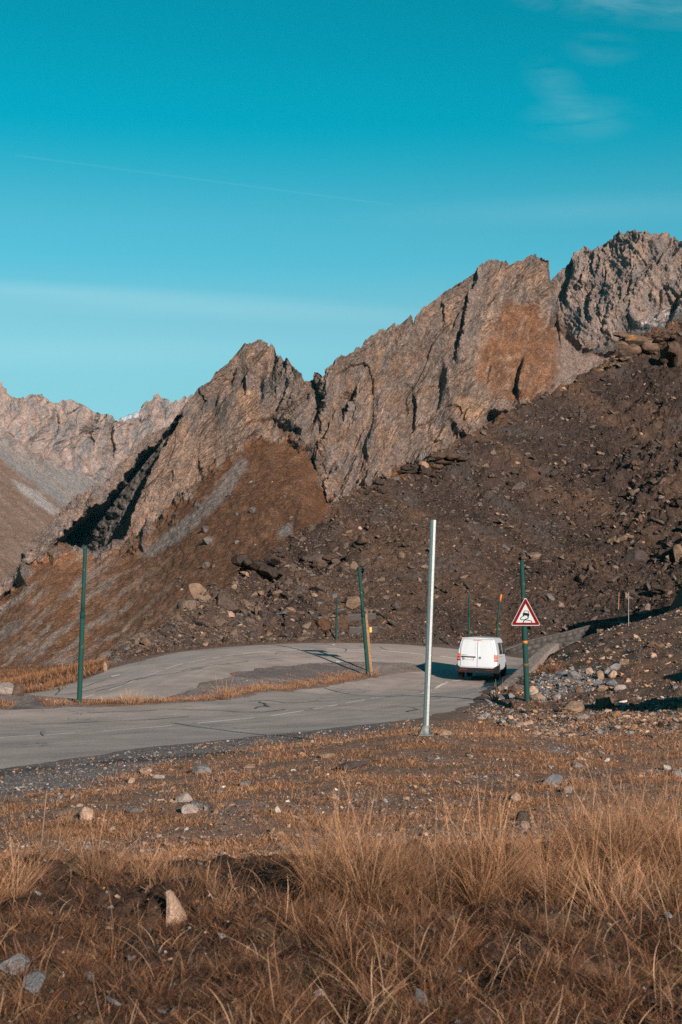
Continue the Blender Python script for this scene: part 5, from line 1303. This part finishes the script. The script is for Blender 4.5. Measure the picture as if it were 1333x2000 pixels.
# ------------------------------------------------------------------ road sign
white_m = plain('sign_white', (.30, .33, .34), rough=.9, spec=.05, var=.05, vs=5)
red_m = plain('sign_red', (.10, .004, .003), rough=.9, spec=.05, var=.12, vs=5)
black_m = plain('sign_black', (.008, .009, .009), rough=.9, spec=.05)
p, v = pole_frame(1032, 1368, 1021.5, 1094); s = p[1] / F
o = tag(empty('road_sign', p), 'triangular slippery road warning sign with red border on a green post', 'road sign')
r = 5.2 * s
MB().tube([(0, 0, -.25)] + [tuple(v * t) for t in np.linspace(0, .62, 6)], r, 16).build('post', green, o)
MB().tube([tuple(v * t) for t in np.linspace(.62, 1, 5)], r * .78, 16).build('post_extension', green, o)
MB().tube([tuple(v * .408), tuple(v * .428)], r * 1.02, 16).build('orange_band', orange, o)
MB().tube([tuple(v * .248), tuple(v * .252), tuple(v * .262), tuple(v * .266)], [r, r * 1.2, r * 1.2, r], 16).build('clamp', rust, o)
MB().tube([tuple(v * .60), tuple(v * .605), tuple(v * .625), tuple(v * .63)], [r, r * 1.12, r * 1.12, r * .8], 16).build('collar', green_dk, o)
bL, bR, ap = W(998.5, 1222, p[1]) - p, W(1054, 1222, p[1]) - p, W(1025, 1170, p[1]) - p
cxs = (bL[0] + bR[0]) / 2; wid_ = bR[0] - bL[0]; hgt = ap[2] - bL[2] + .03
pl = empty('sign_plate', (cxs, -r - .05, bL[2]), (0, 0, math.radians(4))); pl.parent = o
def tri(half, h, z0, rad, n=6):
    A = [Vector((-half, z0)), Vector((half, z0)), Vector((0, z0 + h))]
    out = []
    for i in range(3):
        a, b0_, c = A[i - 1], A[i], A[(i + 1) % 3]
        d1, d2 = (a - b0_).normalized(), (c - b0_).normalized()
        ang = d1.angle(d2); t = rad / math.tan(ang / 2)
        ce = b0_ + (d1 + d2).normalized() * (rad / math.sin(ang / 2))
        p1, p2 = b0_ + d1 * t - ce, b0_ + d2 * t - ce
        for k in range(n + 1):
            q = p1.lerp(p2, k / n); q = q.normalized() * rad; out.append((ce.x + q.x, ce.y + q.y))
    return out
hw = wid_ / 2; sc_ = wid_ / 1.0
plate = MB().prism(tri(hw + .035 * sc_, hgt + .05 * sc_, -.0, .05 * sc_), 0, .022).build('plate', white_m, o); plate.parent = o
plate.location = pl.location; plate.rotation_euler = pl.rotation_euler; bpy.data.objects.remove(pl)
out_ = tri(hw * .955 + .03 * sc_, hgt * .965 + .02 * sc_, .022 * sc_, .038 * sc_); inn_ = tri(hw * .70, hgt * .69, .105 * sc_, .012 * sc_)
MB().ring(out_, inn_, -.006, -.001).build('red_border', red_m, plate)
# the skidding car and its two tracks (drawn in hundredths of the plate width)
def P2(pts): return [(x * wid_, z * wid_) for x, z in pts]
def stroke(mb, pts, w, y0=-.006, y1=-.001):
    pts = [Vector(q) for q in P2(pts)]; w *= wid_
    fine = []
    for i in range(len(pts) - 1):                                        # Catmull-Rom
        p0, p1, p2, p3 = pts[max(i - 1, 0)], pts[i], pts[i + 1], pts[min(i + 2, len(pts) - 1)]
        for t in np.linspace(0, 1, 6, endpoint=False):
            fine.append(.5 * ((2 * p1) + (p2 - p0) * t + (2 * p0 - 5 * p1 + 4 * p2 - p3) * t * t + (3 * p1 - p0 - 3 * p2 + p3) * t ** 3))
    fine.append(pts[-1])
    a, b_ = [], []
    for i, q in enumerate(fine):
        t = (fine[min(i + 1, len(fine) - 1)] - fine[max(i - 1, 0)]).normalized(); nrm = Vector((-t.y, t.x))
        a.append(q + nrm * w / 2); b_.append(q - nrm * w / 2)
    mb.prism([tuple(q) for q in a] + [tuple(q) for q in b_[::-1]], y0, y1)
pic = MB()
ca, sa = math.cos(-.17), math.sin(-.17)
def car(pts, cx=.018, cz=.415): return [(cx + x * ca - z * sa, cz + x * sa + z * ca) for x, z in pts]
pic.prism(P2(car([(-.115, -.065), (.115, -.065), (.118, .0), (.09, .03), (-.09, .03), (-.118, .0)])), -.006, -.001)
pic.prism(P2(car([(-.105, -.105), (-.06, -.105), (-.06, -.06), (-.105, -.06)])), -.0063, -.0012)
pic.prism(P2(car([(.06, -.105), (.105, -.105), (.105, -.06), (.06, -.06)])), -.0063, -.0012)
stroke(pic, car([(-.095, .02), (-.075, .085), (-.05, .10), (.05, .10), (.075, .085), (.095, .02)]), .018, -.0066, -.0014)
stroke(pic, [(-.09, .335), (-.16, .285), (-.185, .25), (-.165, .215), (-.09, .205), (.03, .195), (.15, .175), (.215, .15), (.205, .10)], .024, -.0069, -.0016)
stroke(pic, [(.105, .30), (.07, .25), (.0, .225), (-.045, .195), (-.07, .15), (-.10, .10)], .030, -.0072, -.0018)
pic.build('slippery_road_symbol', black_m, plate)

# ------------------------------------------------------------------ wooden signpost
wood = plain('weathered_wood', (.19, .105, .058), rough=.85, spec=.2, var=.35, vs=9)
greywood = plain('grey_boards', (.050, .046, .044), rough=.9, spec=.1, var=.3, vs=12)
yell = plain('yellow_paint', (.50, .26, .02), rough=.6)
p, v = pole_frame(726, 1311, 715.5, 1197); s = p[1] / F
p = p + np.array((0, .35, 0)); p[2] = GZ(p[0], p[1])
o = tag(empty('wooden_signpost', p), 'leaning wooden signpost with two weathered grey boards on the road island', 'signpost')
t_ = Vector(v); q_ = t_.to_track_quat('Z', 'Y').to_matrix()
MB().box(t_ * .48, (7.2 * s, 7.2 * s, t_.length * 1.04), q_, bev=.012).build('post', wood, o)
for (x0, z0, x1, z1, h_, yo) in ((680, 1206.5, 735, 1203.5, 12, 0), (683, 1231, 738, 1229.5, 12.5, .0)):
    a, b_ = W(x0, z0, p[1]) - p, W(x1, z1, p[1]) - p
    c_ = Vector((a + b_) / 2); d_ = Vector(b_ - a)
    ang = math.atan2(d_.z, d_.x)
    B = MB(); B.box((0, 0, 0), (d_.length, .03, h_ * s), bev=.006)
    bd_ = B.build('board', greywood, o); bd_.location = c_ + Vector((0, 4.6 * s + .02, 0)); bd_.rotation_euler = (0, -ang, 0)
    fr = MB(); fr.box((0, -.019, h_ * s * .42), (d_.length * .98, .006, h_ * s * .07)).build('trim', plain('board_trim', (.085, .075, .07), .9), bd_)
MB().box(Vector(W(724.5, 1230, p[1]) - p) + Vector((0, 4.6 * s, 0)), (4.5 * s, .028, 10 * s)).build('yellow_mark', yell, o)

# ------------------------------------------------------------------ stone walls
wall_m, nt, b = newmat('masonry'); L = nt.links.new
geo = N(nt, 'ShaderNodeNewGeometry'); at = N(nt, 'ShaderNodeAttribute', attribute_name='tint')
nz_ = noise_node(nt, 6, 5, .7, geo.outputs['Position']); mr = N(nt, 'ShaderNodeMapRange'); mr.inputs['To Min'].default_value = .5; mr.inputs['To Max'].default_value = 1.5; L(nz_.outputs['Fac'], mr.inputs['Value'])
vm = N(nt, 'ShaderNodeVectorMath', operation='SCALE'); L(at.outputs['Color'], vm.inputs[0]); L(mr.outputs[0], vm.inputs['Scale']); L(vm.outputs[0], b.inputs['Base Color']); b.inputs['Roughness'].default_value = .95; b.inputs['Specular IOR Level'].default_value = .1
bp = N(nt, 'ShaderNodeBump'); bp.inputs['Distance'].default_value = .05; L(nz_.outputs['Fac'], bp.inputs['Height']); L(bp.outputs[0], b.inputs['Normal'])

def wall(name, pts, thick, label, topz, face_stone, seed, cat='stone wall', stone=(.12, .11, .105), cap=(.24, .20, .175), bury=.9, course=.27):
    """wall along world points (x, y); topz at each; visible face carries bulging irregular stones, the top is a rough cap"""
    pts = np.array(pts, float); d = arc(pts); n = int(d[-1] / .05) + 2; t = np.linspace(0, d[-1], n)
    C = np.stack([np.interp(t, d, pts[:, k]) for k in (0, 1)], -1)
    ker = np.hanning(31); ker /= ker.sum(); Cp = np.pad(C, ((15, 15), (0, 0)), 'reflect', reflect_type='odd'); C = np.stack([np.convolve(Cp[:, k], ker, 'valid') for k in (0, 1)], -1)
    zt = np.interp(t, d, topz) + .04 * fbm(t * .8, t * 0, seed, 3)
    tg = np.gradient(C, axis=0); tg /= np.linalg.norm(tg, axis=1)[:, None]; nr = np.stack([-tg[:, 1], tg[:, 0]], -1)
    gzz = np.minimum(GZ(C[:, 0], C[:, 1]), zt - .2)
    hgt = zt - gzz + bury
    prof = []
    def stones(depth):           # depth below the top -> bulge and tint of the individual stones
        row = np.floor(depth / course + .25 * pn(t * .6, t * 0, seed + 1)); wx = .42 * (1 + .3 * np.sin(row * 7.7))
        cxx = t / wx + row * .5 + .25 * pn(t * .9, row, seed + 2); cell = np.floor(cxx); fx = cxx - cell
        fz = depth / course + .25 * pn(t * .6, t * 0, seed + 1) - row
        bul = (np.sin(np.clip(fx, .02, .98) * PI) ** .5) * (np.sin(np.clip(fz, .02, .98) * PI) ** .5)
        h = np.sin(cell * 12.9898 + row * 78.233) * 43758.5453; h = h - np.floor(h)
        return bul, h
    NV = 26; rowsV, rowsT = [], []
    for sgn in (1,):
        for k in range(NV):                                   # face side (left of travel)
            dep = hgt * (1 - k / (NV - 1)); bul, h = stones(dep)
            off = thick / 2 + face_stone * (bul * (.6 + .8 * h) - .5)
            rowsV.append(np.column_stack([C + nr * off[:, None], zt - dep])); rowsT.append(np.array(stone)[None] * (.35 + .45 * bul + .7 * h * bul)[:, None] * np.array((1, .98, .96)))
    for f in np.linspace(.42, -.5, 12):                        # cap
        bump_ = .035 * fbm(t * 2.2, t * 0 + f * 3, seed + 4, 4)
        rowsV.append(np.column_stack([C + nr * (thick * f), zt + .03 + bump_])); rowsT.append(np.array(cap)[None] * (1 + .35 * fbm(t * 1.4, t * 0 + f * 4, seed + 6, 4))[:, None])
    rowsV.append(np.column_stack([C - nr * thick * .52, zt - hgt])); rowsT.append(np.array(stone)[None] * np.ones((n, 1)))
    V = np.array(rowsV); T_ = np.array(rowsT); R_ = len(V)
    Vf = V.reshape(-1, 3); fc = gridfaces(R_, n).reshape(-1, 4)
    me = raw_mesh(name, Vf, fc, 4, tint=np.clip(T_.reshape(-1, 3), .01, .8), smooth=True, mat=wall_m)
    bm = bmesh.new(); bm.from_mesh(me); bm.verts.ensure_lookup_table()
    for e in (0, n - 1):
        loop = [bm.verts[r * n + e] for r in range(R_)]
        try: bm.faces.new(loop if e == 0 else loop[::-1])
        except ValueError: pass
    bmesh.ops.recalc_face_normals(bm, faces=bm.faces[:]); bm.to_mesh(me); bm.free()
    return tag(link(name, me), label, cat)
pw = np.array([(988, 1343, 50), (1004, 1328, 54), (1030, 1303, 61), (1050, 1282, 65), (1072, 1262, 68), (1080, 1257, 69)], float)
pW = W(*pw.T)
wall('parapet_wall', pW[:, :2], .62, 'low pale stone parapet along the right edge of the road beside the van', pW[:, 2], .06, 5, cap=(.185, .15, .13))
bw = np.array([(975, 1274, 83.2), (1000, 1263, 84), (1050, 1247, 84.6), (1100, 1237, 85.2), (1150, 1223, 85.8), (1185, 1216, 85.5), (1210, 1215, 83.5), (1221, 1219, 80.5), (1212, 1227, 77.5), (1180, 1238, 75), (1140, 1249, 73), (1106, 1258, 72)], float)
bW = W(*bw.T)
wall('stone_wall', bW[::-1, :2], .5, 'curved retaining wall of dark rounded stones behind the parapet', bW[::-1, 2], .14, 8, stone=(.055, .053, .051), cap=(.13, .105, .092), bury=.6)
# ------------------------------------------------------------------ white van
paint = plain('white_van_paint', (.36, .39, .415), rough=.55, spec=.2, coat=.15, var=.03, vs=3)
dplast = plain('grey_plastic', (.012, .012, .013), rough=.9, spec=.08, var=.2, vs=6)
tyre_m = plain('tyre_rubber', (.012, .012, .012), rough=.85)
glass = plain('dark_glass', (.008, .012, .015), rough=.08, spec=.8)
lampred = plain('lamp_red', (.20, .008, .006), rough=.4, coat=.1); lampor = plain('lamp_amber', (.42, .10, .03), rough=.2, coat=.5); lampwh = plain('lamp_clear', (.40, .16, .13), rough=.2, coat=.5)
seam_m = plain('seam', (.10, .10, .10), rough=.8)
chrome = plain('badge_grey', (.09, .09, .09), rough=.3, metal=.6); chromel = plain('badge_chrome', (.5, .5, .5), rough=.25, metal=.7)
rim_m = plain('steel_rim', (.14, .14, .145), rough=.5, metal=.4)

pc = np.array(W(931, 1329, 67.0)); vx, vy = pc[0], pc[1]
hdg = math.radians(-12.4)
def slope(dx, dy): return (H(np.array([vx + dx]), np.array([vy + dy]))[0] - H(np.array([vx - dx]), np.array([vy - dy]))[0])
ggx, ggy = slope(.8, 0) / 1.6, slope(0, 1.4) / 2.8
zref = max(float(H(np.array([vx + a]), np.array([vy + b_]))[0]) - ggx * a - ggy * b_ for a in (-.75, .75) for b_ in (.9, 3.9)) 
van = tag(empty('van', (vx, vy, zref + .02), (math.radians(.6), math.radians(2.2), hdg)), 'white panel van driving away into the bend with brake lights on', 'van')

def halfw(z, zt=1.95):     # body half width by height
    return float(np.interp(z, [.30, .42, .62, .95, 1.15, 1.45, 1.70, 1.82, 1.90, 1.95], [.905, .93, .945, .95, .935, .885, .83, .80, .76, .68]))
def rear_y(x, z):          # the rear face leans forward and rounds at the corners
    return .10 * max(0, (z - .95)) ** 1.15 + .085 * (abs(x) / .95) ** 4
TOP = lambda y: float(np.interp(y, [0, .12, .5, 3.0, 3.4, 3.75, 4.05, 4.5, 4.8, 4.9], [1.90, 1.95, 1.965, 1.965, 1.94, 1.70, 1.33, 1.10, .92, .8]))
ys = [.10, .13, .17, .22, .3, .6, 1.0, 1.5, 2.0, 2.5, 3.0, 3.2, 3.4, 3.6, 3.75, 3.9, 4.05, 4.3, 4.5, 4.7, 4.8, 4.88]
zs = [.34, .42, .55, .75, .95, 1.15, 1.35, 1.55, 1.70, 1.82, 1.90, 1.95]
bm = bmesh.new(); rings = []
for y in ys:
    zt = TOP(y); ring = []
    corner = .03 * (1 - min(1, (y - .1) / .12)) ** 2 + .10 * max(0, (y - 4.4) / .5) ** 2
    for sg in (-1, 1):
        col_ = []
        for z in zs:
            zz = min(.34 + (z - .34) * (zt - .34) / 1.61, zt)
            x = sg * (halfw(z if y < 3.2 else min(z, .95 + (z - .95) * 1)) - corner)
            yy = y + (.10 * max(0, (zz - .95)) ** 1.15 if y < 1.2 else 0) * max(0, 1 - y / 1.2)
            col_.append(bm.verts.new((x, yy, zz)))
        ring.append(col_ if sg == 1 else col_)
    lft, rgt = ring
    topm = [bm.verts.new((x, lft[-1].co.y, zt + .028 * (1 - (x / .68) ** 2))) for x in (-.4, -.15, .15, .4)]
    rings.append(lft + topm + rgt[::-1])
for i in range(len(rings) - 1):
    a, b_ = rings[i], rings[i + 1]
    for k in range(len(a) - 1):
        f = bm.faces.new((a[k], a[k + 1], b_[k + 1], b_[k])); f.smooth = True
    f = bm.faces.new((a[-1], a[0], b_[0], b_[-1]))
bm.faces.new(rings[0]); bm.faces.new(rings[-1][::-1])
bmesh.ops.recalc_face_normals(bm, faces=bm.faces[:])
me = bpy.data.meshes.new('body'); bm.to_mesh(me); bm.free(); me.materials.append(paint); link('body', me, van)

def rear_panel(name, xa, xb, za, zb, mat, parent, out=.012, nx=10, nz_=18, emboss=None, edge=.0, widthlim=None):
    """a sheet following the rear face, set proud by `out`, with returned edges"""
    bm = bmesh.new(); g = []
    for j in range(nz_ + 1):
        z = za + (zb - za) * j / nz_; row = []
        for i in range(nx + 1):
            x = xa + (xb - xa) * i / nx
            if widthlim:
                lim = halfw(z) - widthlim
                x = max(-lim, min(lim, x))
            o_ = out
            if emboss and emboss[0] < abs(x) < min(emboss[1], halfw(z) - .20) and emboss[2] < z < emboss[3]: o_ = out - .010
            row.append(bm.verts.new((x, rear_y(x, z) * 1.0 - o_ - .002, z)))
        g.append(row)
    for j in range(nz_):
        for i in range(nx):
            vs = (g[j][i], g[j][i + 1], g[j + 1][i + 1], g[j + 1][i])
            if len({tuple(round(c, 5) for c in q.co) for q in vs}) == 4:
                f = bm.faces.new(vs); f.smooth = True
    bmesh.ops.remove_doubles(bm, verts=bm.verts[:], dist=1e-5)
    ed = [e for e in bm.edges if e.is_boundary]
    r_ = bmesh.ops.extrude_edge_only(bm, edges=ed)
    for q in r_['geom']:
        if isinstance(q, bmesh.types.BMVert): q.co.y += .05
    bmesh.ops.recalc_face_normals(bm, faces=bm.faces[:])
    me = bpy.data.meshes.new(name); bm.to_mesh(me); bm.free(); me.materials.append(mat)
    return link(name, me, parent)
rear_panel('rear_surround', -.95, .95, .52, 1.90, paint, van, out=.0, nx=24, nz_=30, widthlim=.012)
rear_panel('seam', -.80, .80, .60, 1.865, seam_m, van, out=.003, nx=20, nz_=24, widthlim=.085)
doorL = rear_panel('rear_door', -.79, -.012, .605, 1.86, paint, van, out=.014, nx=24, nz_=44, emboss=(.09, .70, 1.20, 1.78), widthlim=.095)
doorR = rear_panel('rear_door', .004, .79, .605, 1.86, paint, van, out=.014, nx=24, nz_=44, emboss=(.09, .70, 1.20, 1.78), widthlim=.095)
rear_panel('handle_strip', -.74, -.07, 1.035, 1.095, dplast, doorL, out=.038, nx=8, nz_=3)
platep = rear_panel('number_plate', -.68, -.16, .915, 1.025, plain('plate_white', (.55, .56, .56), rough=.4), doorL, out=.026, nx=6, nz_=3)
pblue = plain('plate_blue', (.02, .06, .22), rough=.4)
for a, b_ in ((-.68, -.635), (-.205, -.16)): rear_panel('blue_band', a, b_, .916, 1.024, pblue, platep, out=.029, nx=2, nz_=3)
def text(body, size, loc, mat, parent, name, rot=(PI / 2, 0, 0), depth=.003, w=None):
    cu = bpy.data.curves.new(name, 'FONT'); cu.body = body; cu.size = size; cu.extrude = depth; cu.align_x = 'CENTER'; cu.align_y = 'CENTER'
    t = bpy.data.objects.new(name, cu); COL.objects.link(t); dg = bpy.context.evaluated_depsgraph_get(); dg.update()
    me = bpy.data.meshes.new_from_object(t.evaluated_get(dg)); bpy.data.objects.remove(t)
    if w:
        xs_ = [v.co.x for v in me.vertices]; k = w / (max(xs_) - min(xs_))
        for v in me.vertices: v.co.x *= k
    me.materials.append(mat); o = link(name, me, parent); o.location = loc; o.rotation_euler = rot; return o
text('FR-343-EK', .085, (-.42, rear_y(.42, .97) - .034, .968), black_m, platep, 'plate_letters', w=.40)
text('TRANSPORTER', .045, (-.57, rear_y(.57, 1.14) - .02, 1.145), chrome, doorL, 'lettering', w=.33)
# round badge: ring with a V over a W
bx, bz = .14, 1.035; by = rear_y(bx, bz) - .03
badge = MB(); n_ = 20
badge.ring([(bx + .062 * math.cos(a), bz + .062 * math.sin(a)) for a in np.linspace(0, 2 * PI, n_, endpoint=False)], [(bx + .052 * math.cos(a), bz + .052 * math.sin(a)) for a in np.linspace(0, 2 * PI, n_, endpoint=False)], by - .006, by + .012)
bd = badge.build('badge', chromel, doorR)
MB().prism([(bx + .054 * math.cos(a), bz + .054 * math.sin(a)) for a in np.linspace(0, 2 * PI, n_, endpoint=False)], by, by + .012).build('badge_disc', chrome, bd)
vw = MB()
def bar(mb, a, b_, w=.009):
    a, b_ = Vector(a), Vector(b_); t = (b_ - a).normalized(); q = Vector((-t.y, t.x)) * w / 2
    mb.prism([tuple(a + q), tuple(b_ + q), tuple(b_ - q), tuple(a - q)], by - .005, by - .0008)
for a, b_ in (((bx - .024, bz + .046), (bx, bz + .008)), ((bx, bz + .008), (bx + .024, bz + .046)), ((bx - .046, bz + .02), (bx - .022, bz - .042)), ((bx - .022, bz - .042), (bx, bz - .006)), ((bx, bz - .006), (bx + .022, bz - .042)), ((bx + .022, bz - .042), (bx + .046, bz + .02))): bar(vw, a, b_)
vw.build('badge_letters', chromel, bd)
rear_panel('high_brake_light', -.20, .20, 1.842, 1.872, lampor, van, out=.03, nx=4, nz_=2)
# roof lip over the doors
lip = MB(); lip.box((0, .13, 1.925), (1.50, .16, .05), Matrix.Rotation(-.12, 3, 'X'), bev=.018); lip.build('roof_spoiler', paint, van)
# tail lights wrap the corner
for sg in (-1, 1):
    def tl(name, z0, z1, mat, parent, gro=0.0):
        bm = bmesh.new(); pr = []
        for z in (z0, z1):
            w = halfw(z); pr.append([bm.verts.new(q) for q in ((sg * (w - .15), rear_y(w - .15, z) - .022 - gro, z), (sg * (w - .06), rear_y(w - .06, z) - .024 - gro, z), (sg * (w + .004 + gro), .085, z), (sg * (w + .006 + gro), .17, z), (sg * (w - .12), .17, z), (sg * (w - .15), .12, z))])
        n = 6
        for i in range(n): bm.faces.new((pr[0][i], pr[0][(i + 1) % n], pr[1][(i + 1) % n], pr[1][i]))
        bm.faces.new(pr[0][::-1]); bm.faces.new(pr[1]); bmesh.ops.recalc_face_normals(bm, faces=bm.faces[:])
        me = bpy.data.meshes.new(name); bm.to_mesh(me); bm.free(); me.materials.append(mat); return link(name, me, parent)
    t0 = tl('tail_light', .885, 1.20, lampred, van)
    tl('amber_lens', 1.075, 1.165, lampor, t0, .004); tl('clear_lens', .955, 1.01, lampwh, t0, .004)
# bumper with raised corners
bmp = MB(); poly = [(-.955, .40), (-.93, .36), (.93, .36), (.955, .40), (.955, .70), (.78, .57), (-.78, .57), (-.955, .70)]
bmp.prism(poly, -.075, .16)
bm_o = bmp.build('rear_bumper', dplast, van)
for sg in (-1, 1): MB().box((sg * .945, .38, .50), (.05, .46, .40), bev=.015).build('bumper_corner', dplast, bm_o)
MB().box((-.62, -.078, .475), (.34, .01, .03)).build('reflector', plain('reflector_red', (.16, .012, .012), .3), bm_o)
MB().box((.62, -.078, .475), (.34, .01, .03)).build('reflector', plain('reflector_dull', (.07, .015, .015), .3), bm_o)
MB().box((0, 2.4, .40), (1.7, 4.3, .16), bev=.04).build('underbody', tyre_m, van)
# wheel arches read as dark openings; wheels stand in them
def lathe_x(mb, prof, cx, cy, cz, n=28):
    rg = [[mb.bm.verts.new((cx + x, cy + r * math.cos(2 * PI * k / n), cz + r * math.sin(2 * PI * k / n))) for k in range(n)] for x, r in prof]
    for i in range(len(rg) - 1):
        for k in range(n):
            f = mb.bm.faces.new((rg[i][k], rg[i][(k + 1) % n], rg[i + 1][(k + 1) % n], rg[i + 1][k])); f.smooth = True
    return mb
for y in (.98, 3.98):
    for sg in (-1, 1):
        arch = MB(); arch.prism([(y + .42 * math.cos(a), .36 + .42 * math.sin(a)) for a in np.linspace(-.1, PI + .1, 16)], 0, .012)
        for q in arch.bm.verts: q.co = Vector((sg * (.942 + q.co.y), q.co.x, q.co.z))
        arch.build('wheel_arch', tyre_m, van)
        wm = MB(); lathe_x(wm, [(-.11, .24), (-.115, .31), (-.09, .335), (.09, .335), (.115, .31), (.11, .24), (-.11, .24)], sg * .845, y, .335)
        w_ = wm.build('wheel', tyre_m, van)
        lathe_x(MB(), [(sg * .10, .001), (sg * .10, .06), (sg * .075, .10), (sg * .08, .20), (sg * .112, .235), (sg * .112, .25)], sg * .845, y, .335).build('rim', rim_m, w_)
# side glass, door seams, mirrors, rub strip
for sg in (-1, 1):
    def side(name, pts, mat, off=.006, parent=van):
        bm = bmesh.new()
        vs = [bm.verts.new((sg * (halfw(z) + off), y, z)) for y, z in pts]; bm.faces.new(vs)
        me = bpy.data.meshes.new(name); bm.to_mesh(me); bm.free(); me.materials.append(mat)
        ob = link(name, me, parent); md = ob.modifiers.new('t', 'SOLIDIFY'); md.thickness = .012; md.offset = 0; return ob
    side('side_window', [(2.55, 1.18), (3.55, 1.18), (3.62, 1.30), (3.40, 1.72), (2.55, 1.74)], glass)
    if sg == 1: side('side_window', [(1.15, 1.20), (2.35, 1.20), (2.35, 1.74), (1.15, 1.74)], glass)
    side('door_seam', [(2.44, .5), (2.455, .5), (2.455, 1.8), (2.44, 1.8)], seam_m, .002)
    side('rub_strip', [(.45, 1.085), (2.40, 1.085), (2.40, 1.10), (.45, 1.10)], seam_m, .004)
    side('sill', [(1.4, .36), (3.5, .36), (3.5, .46), (1.4, .46)], dplast, .004)
    mi = MB(); mi.box((sg * 1.10, 3.52, 1.27), (.20, .13, .24), bev=.05); mi.box((sg * .97, 3.55, 1.19), (.14, .06, .05), bev=.01)
    mo = mi.build('mirror', dplast, van); MB().box((sg * 1.10, 3.452, 1.27), (.15, .006, .19)).build('mirror_glass', glass, mo)
MB().box((0, -.09, .40), (.10, .05, .04), bev=.01).build('tow_eye', tyre_m, van)

# ------------------------------------------------------------------ air
if HAZE > 0:
    hz = MB(); hz.box((0, 2100, 330), (5200, 5800, 760)); hm = bpy.data.materials.new('air'); hm.use_nodes = True; nt = hm.node_tree
    nt.nodes.remove(nt.nodes['Principled BSDF']); pv = N(nt, 'ShaderNodeVolumePrincipled'); pv.inputs['Color'].default_value = (.10, .72, .95, 1); pv.inputs['Density'].default_value = HAZE; pv.inputs['Anisotropy'].default_value = 0
    nt.links.new(pv.outputs[0], nt.nodes['Material Output'].inputs['Volume'])
    structure(hz.build('haze', hm), 'stuff')
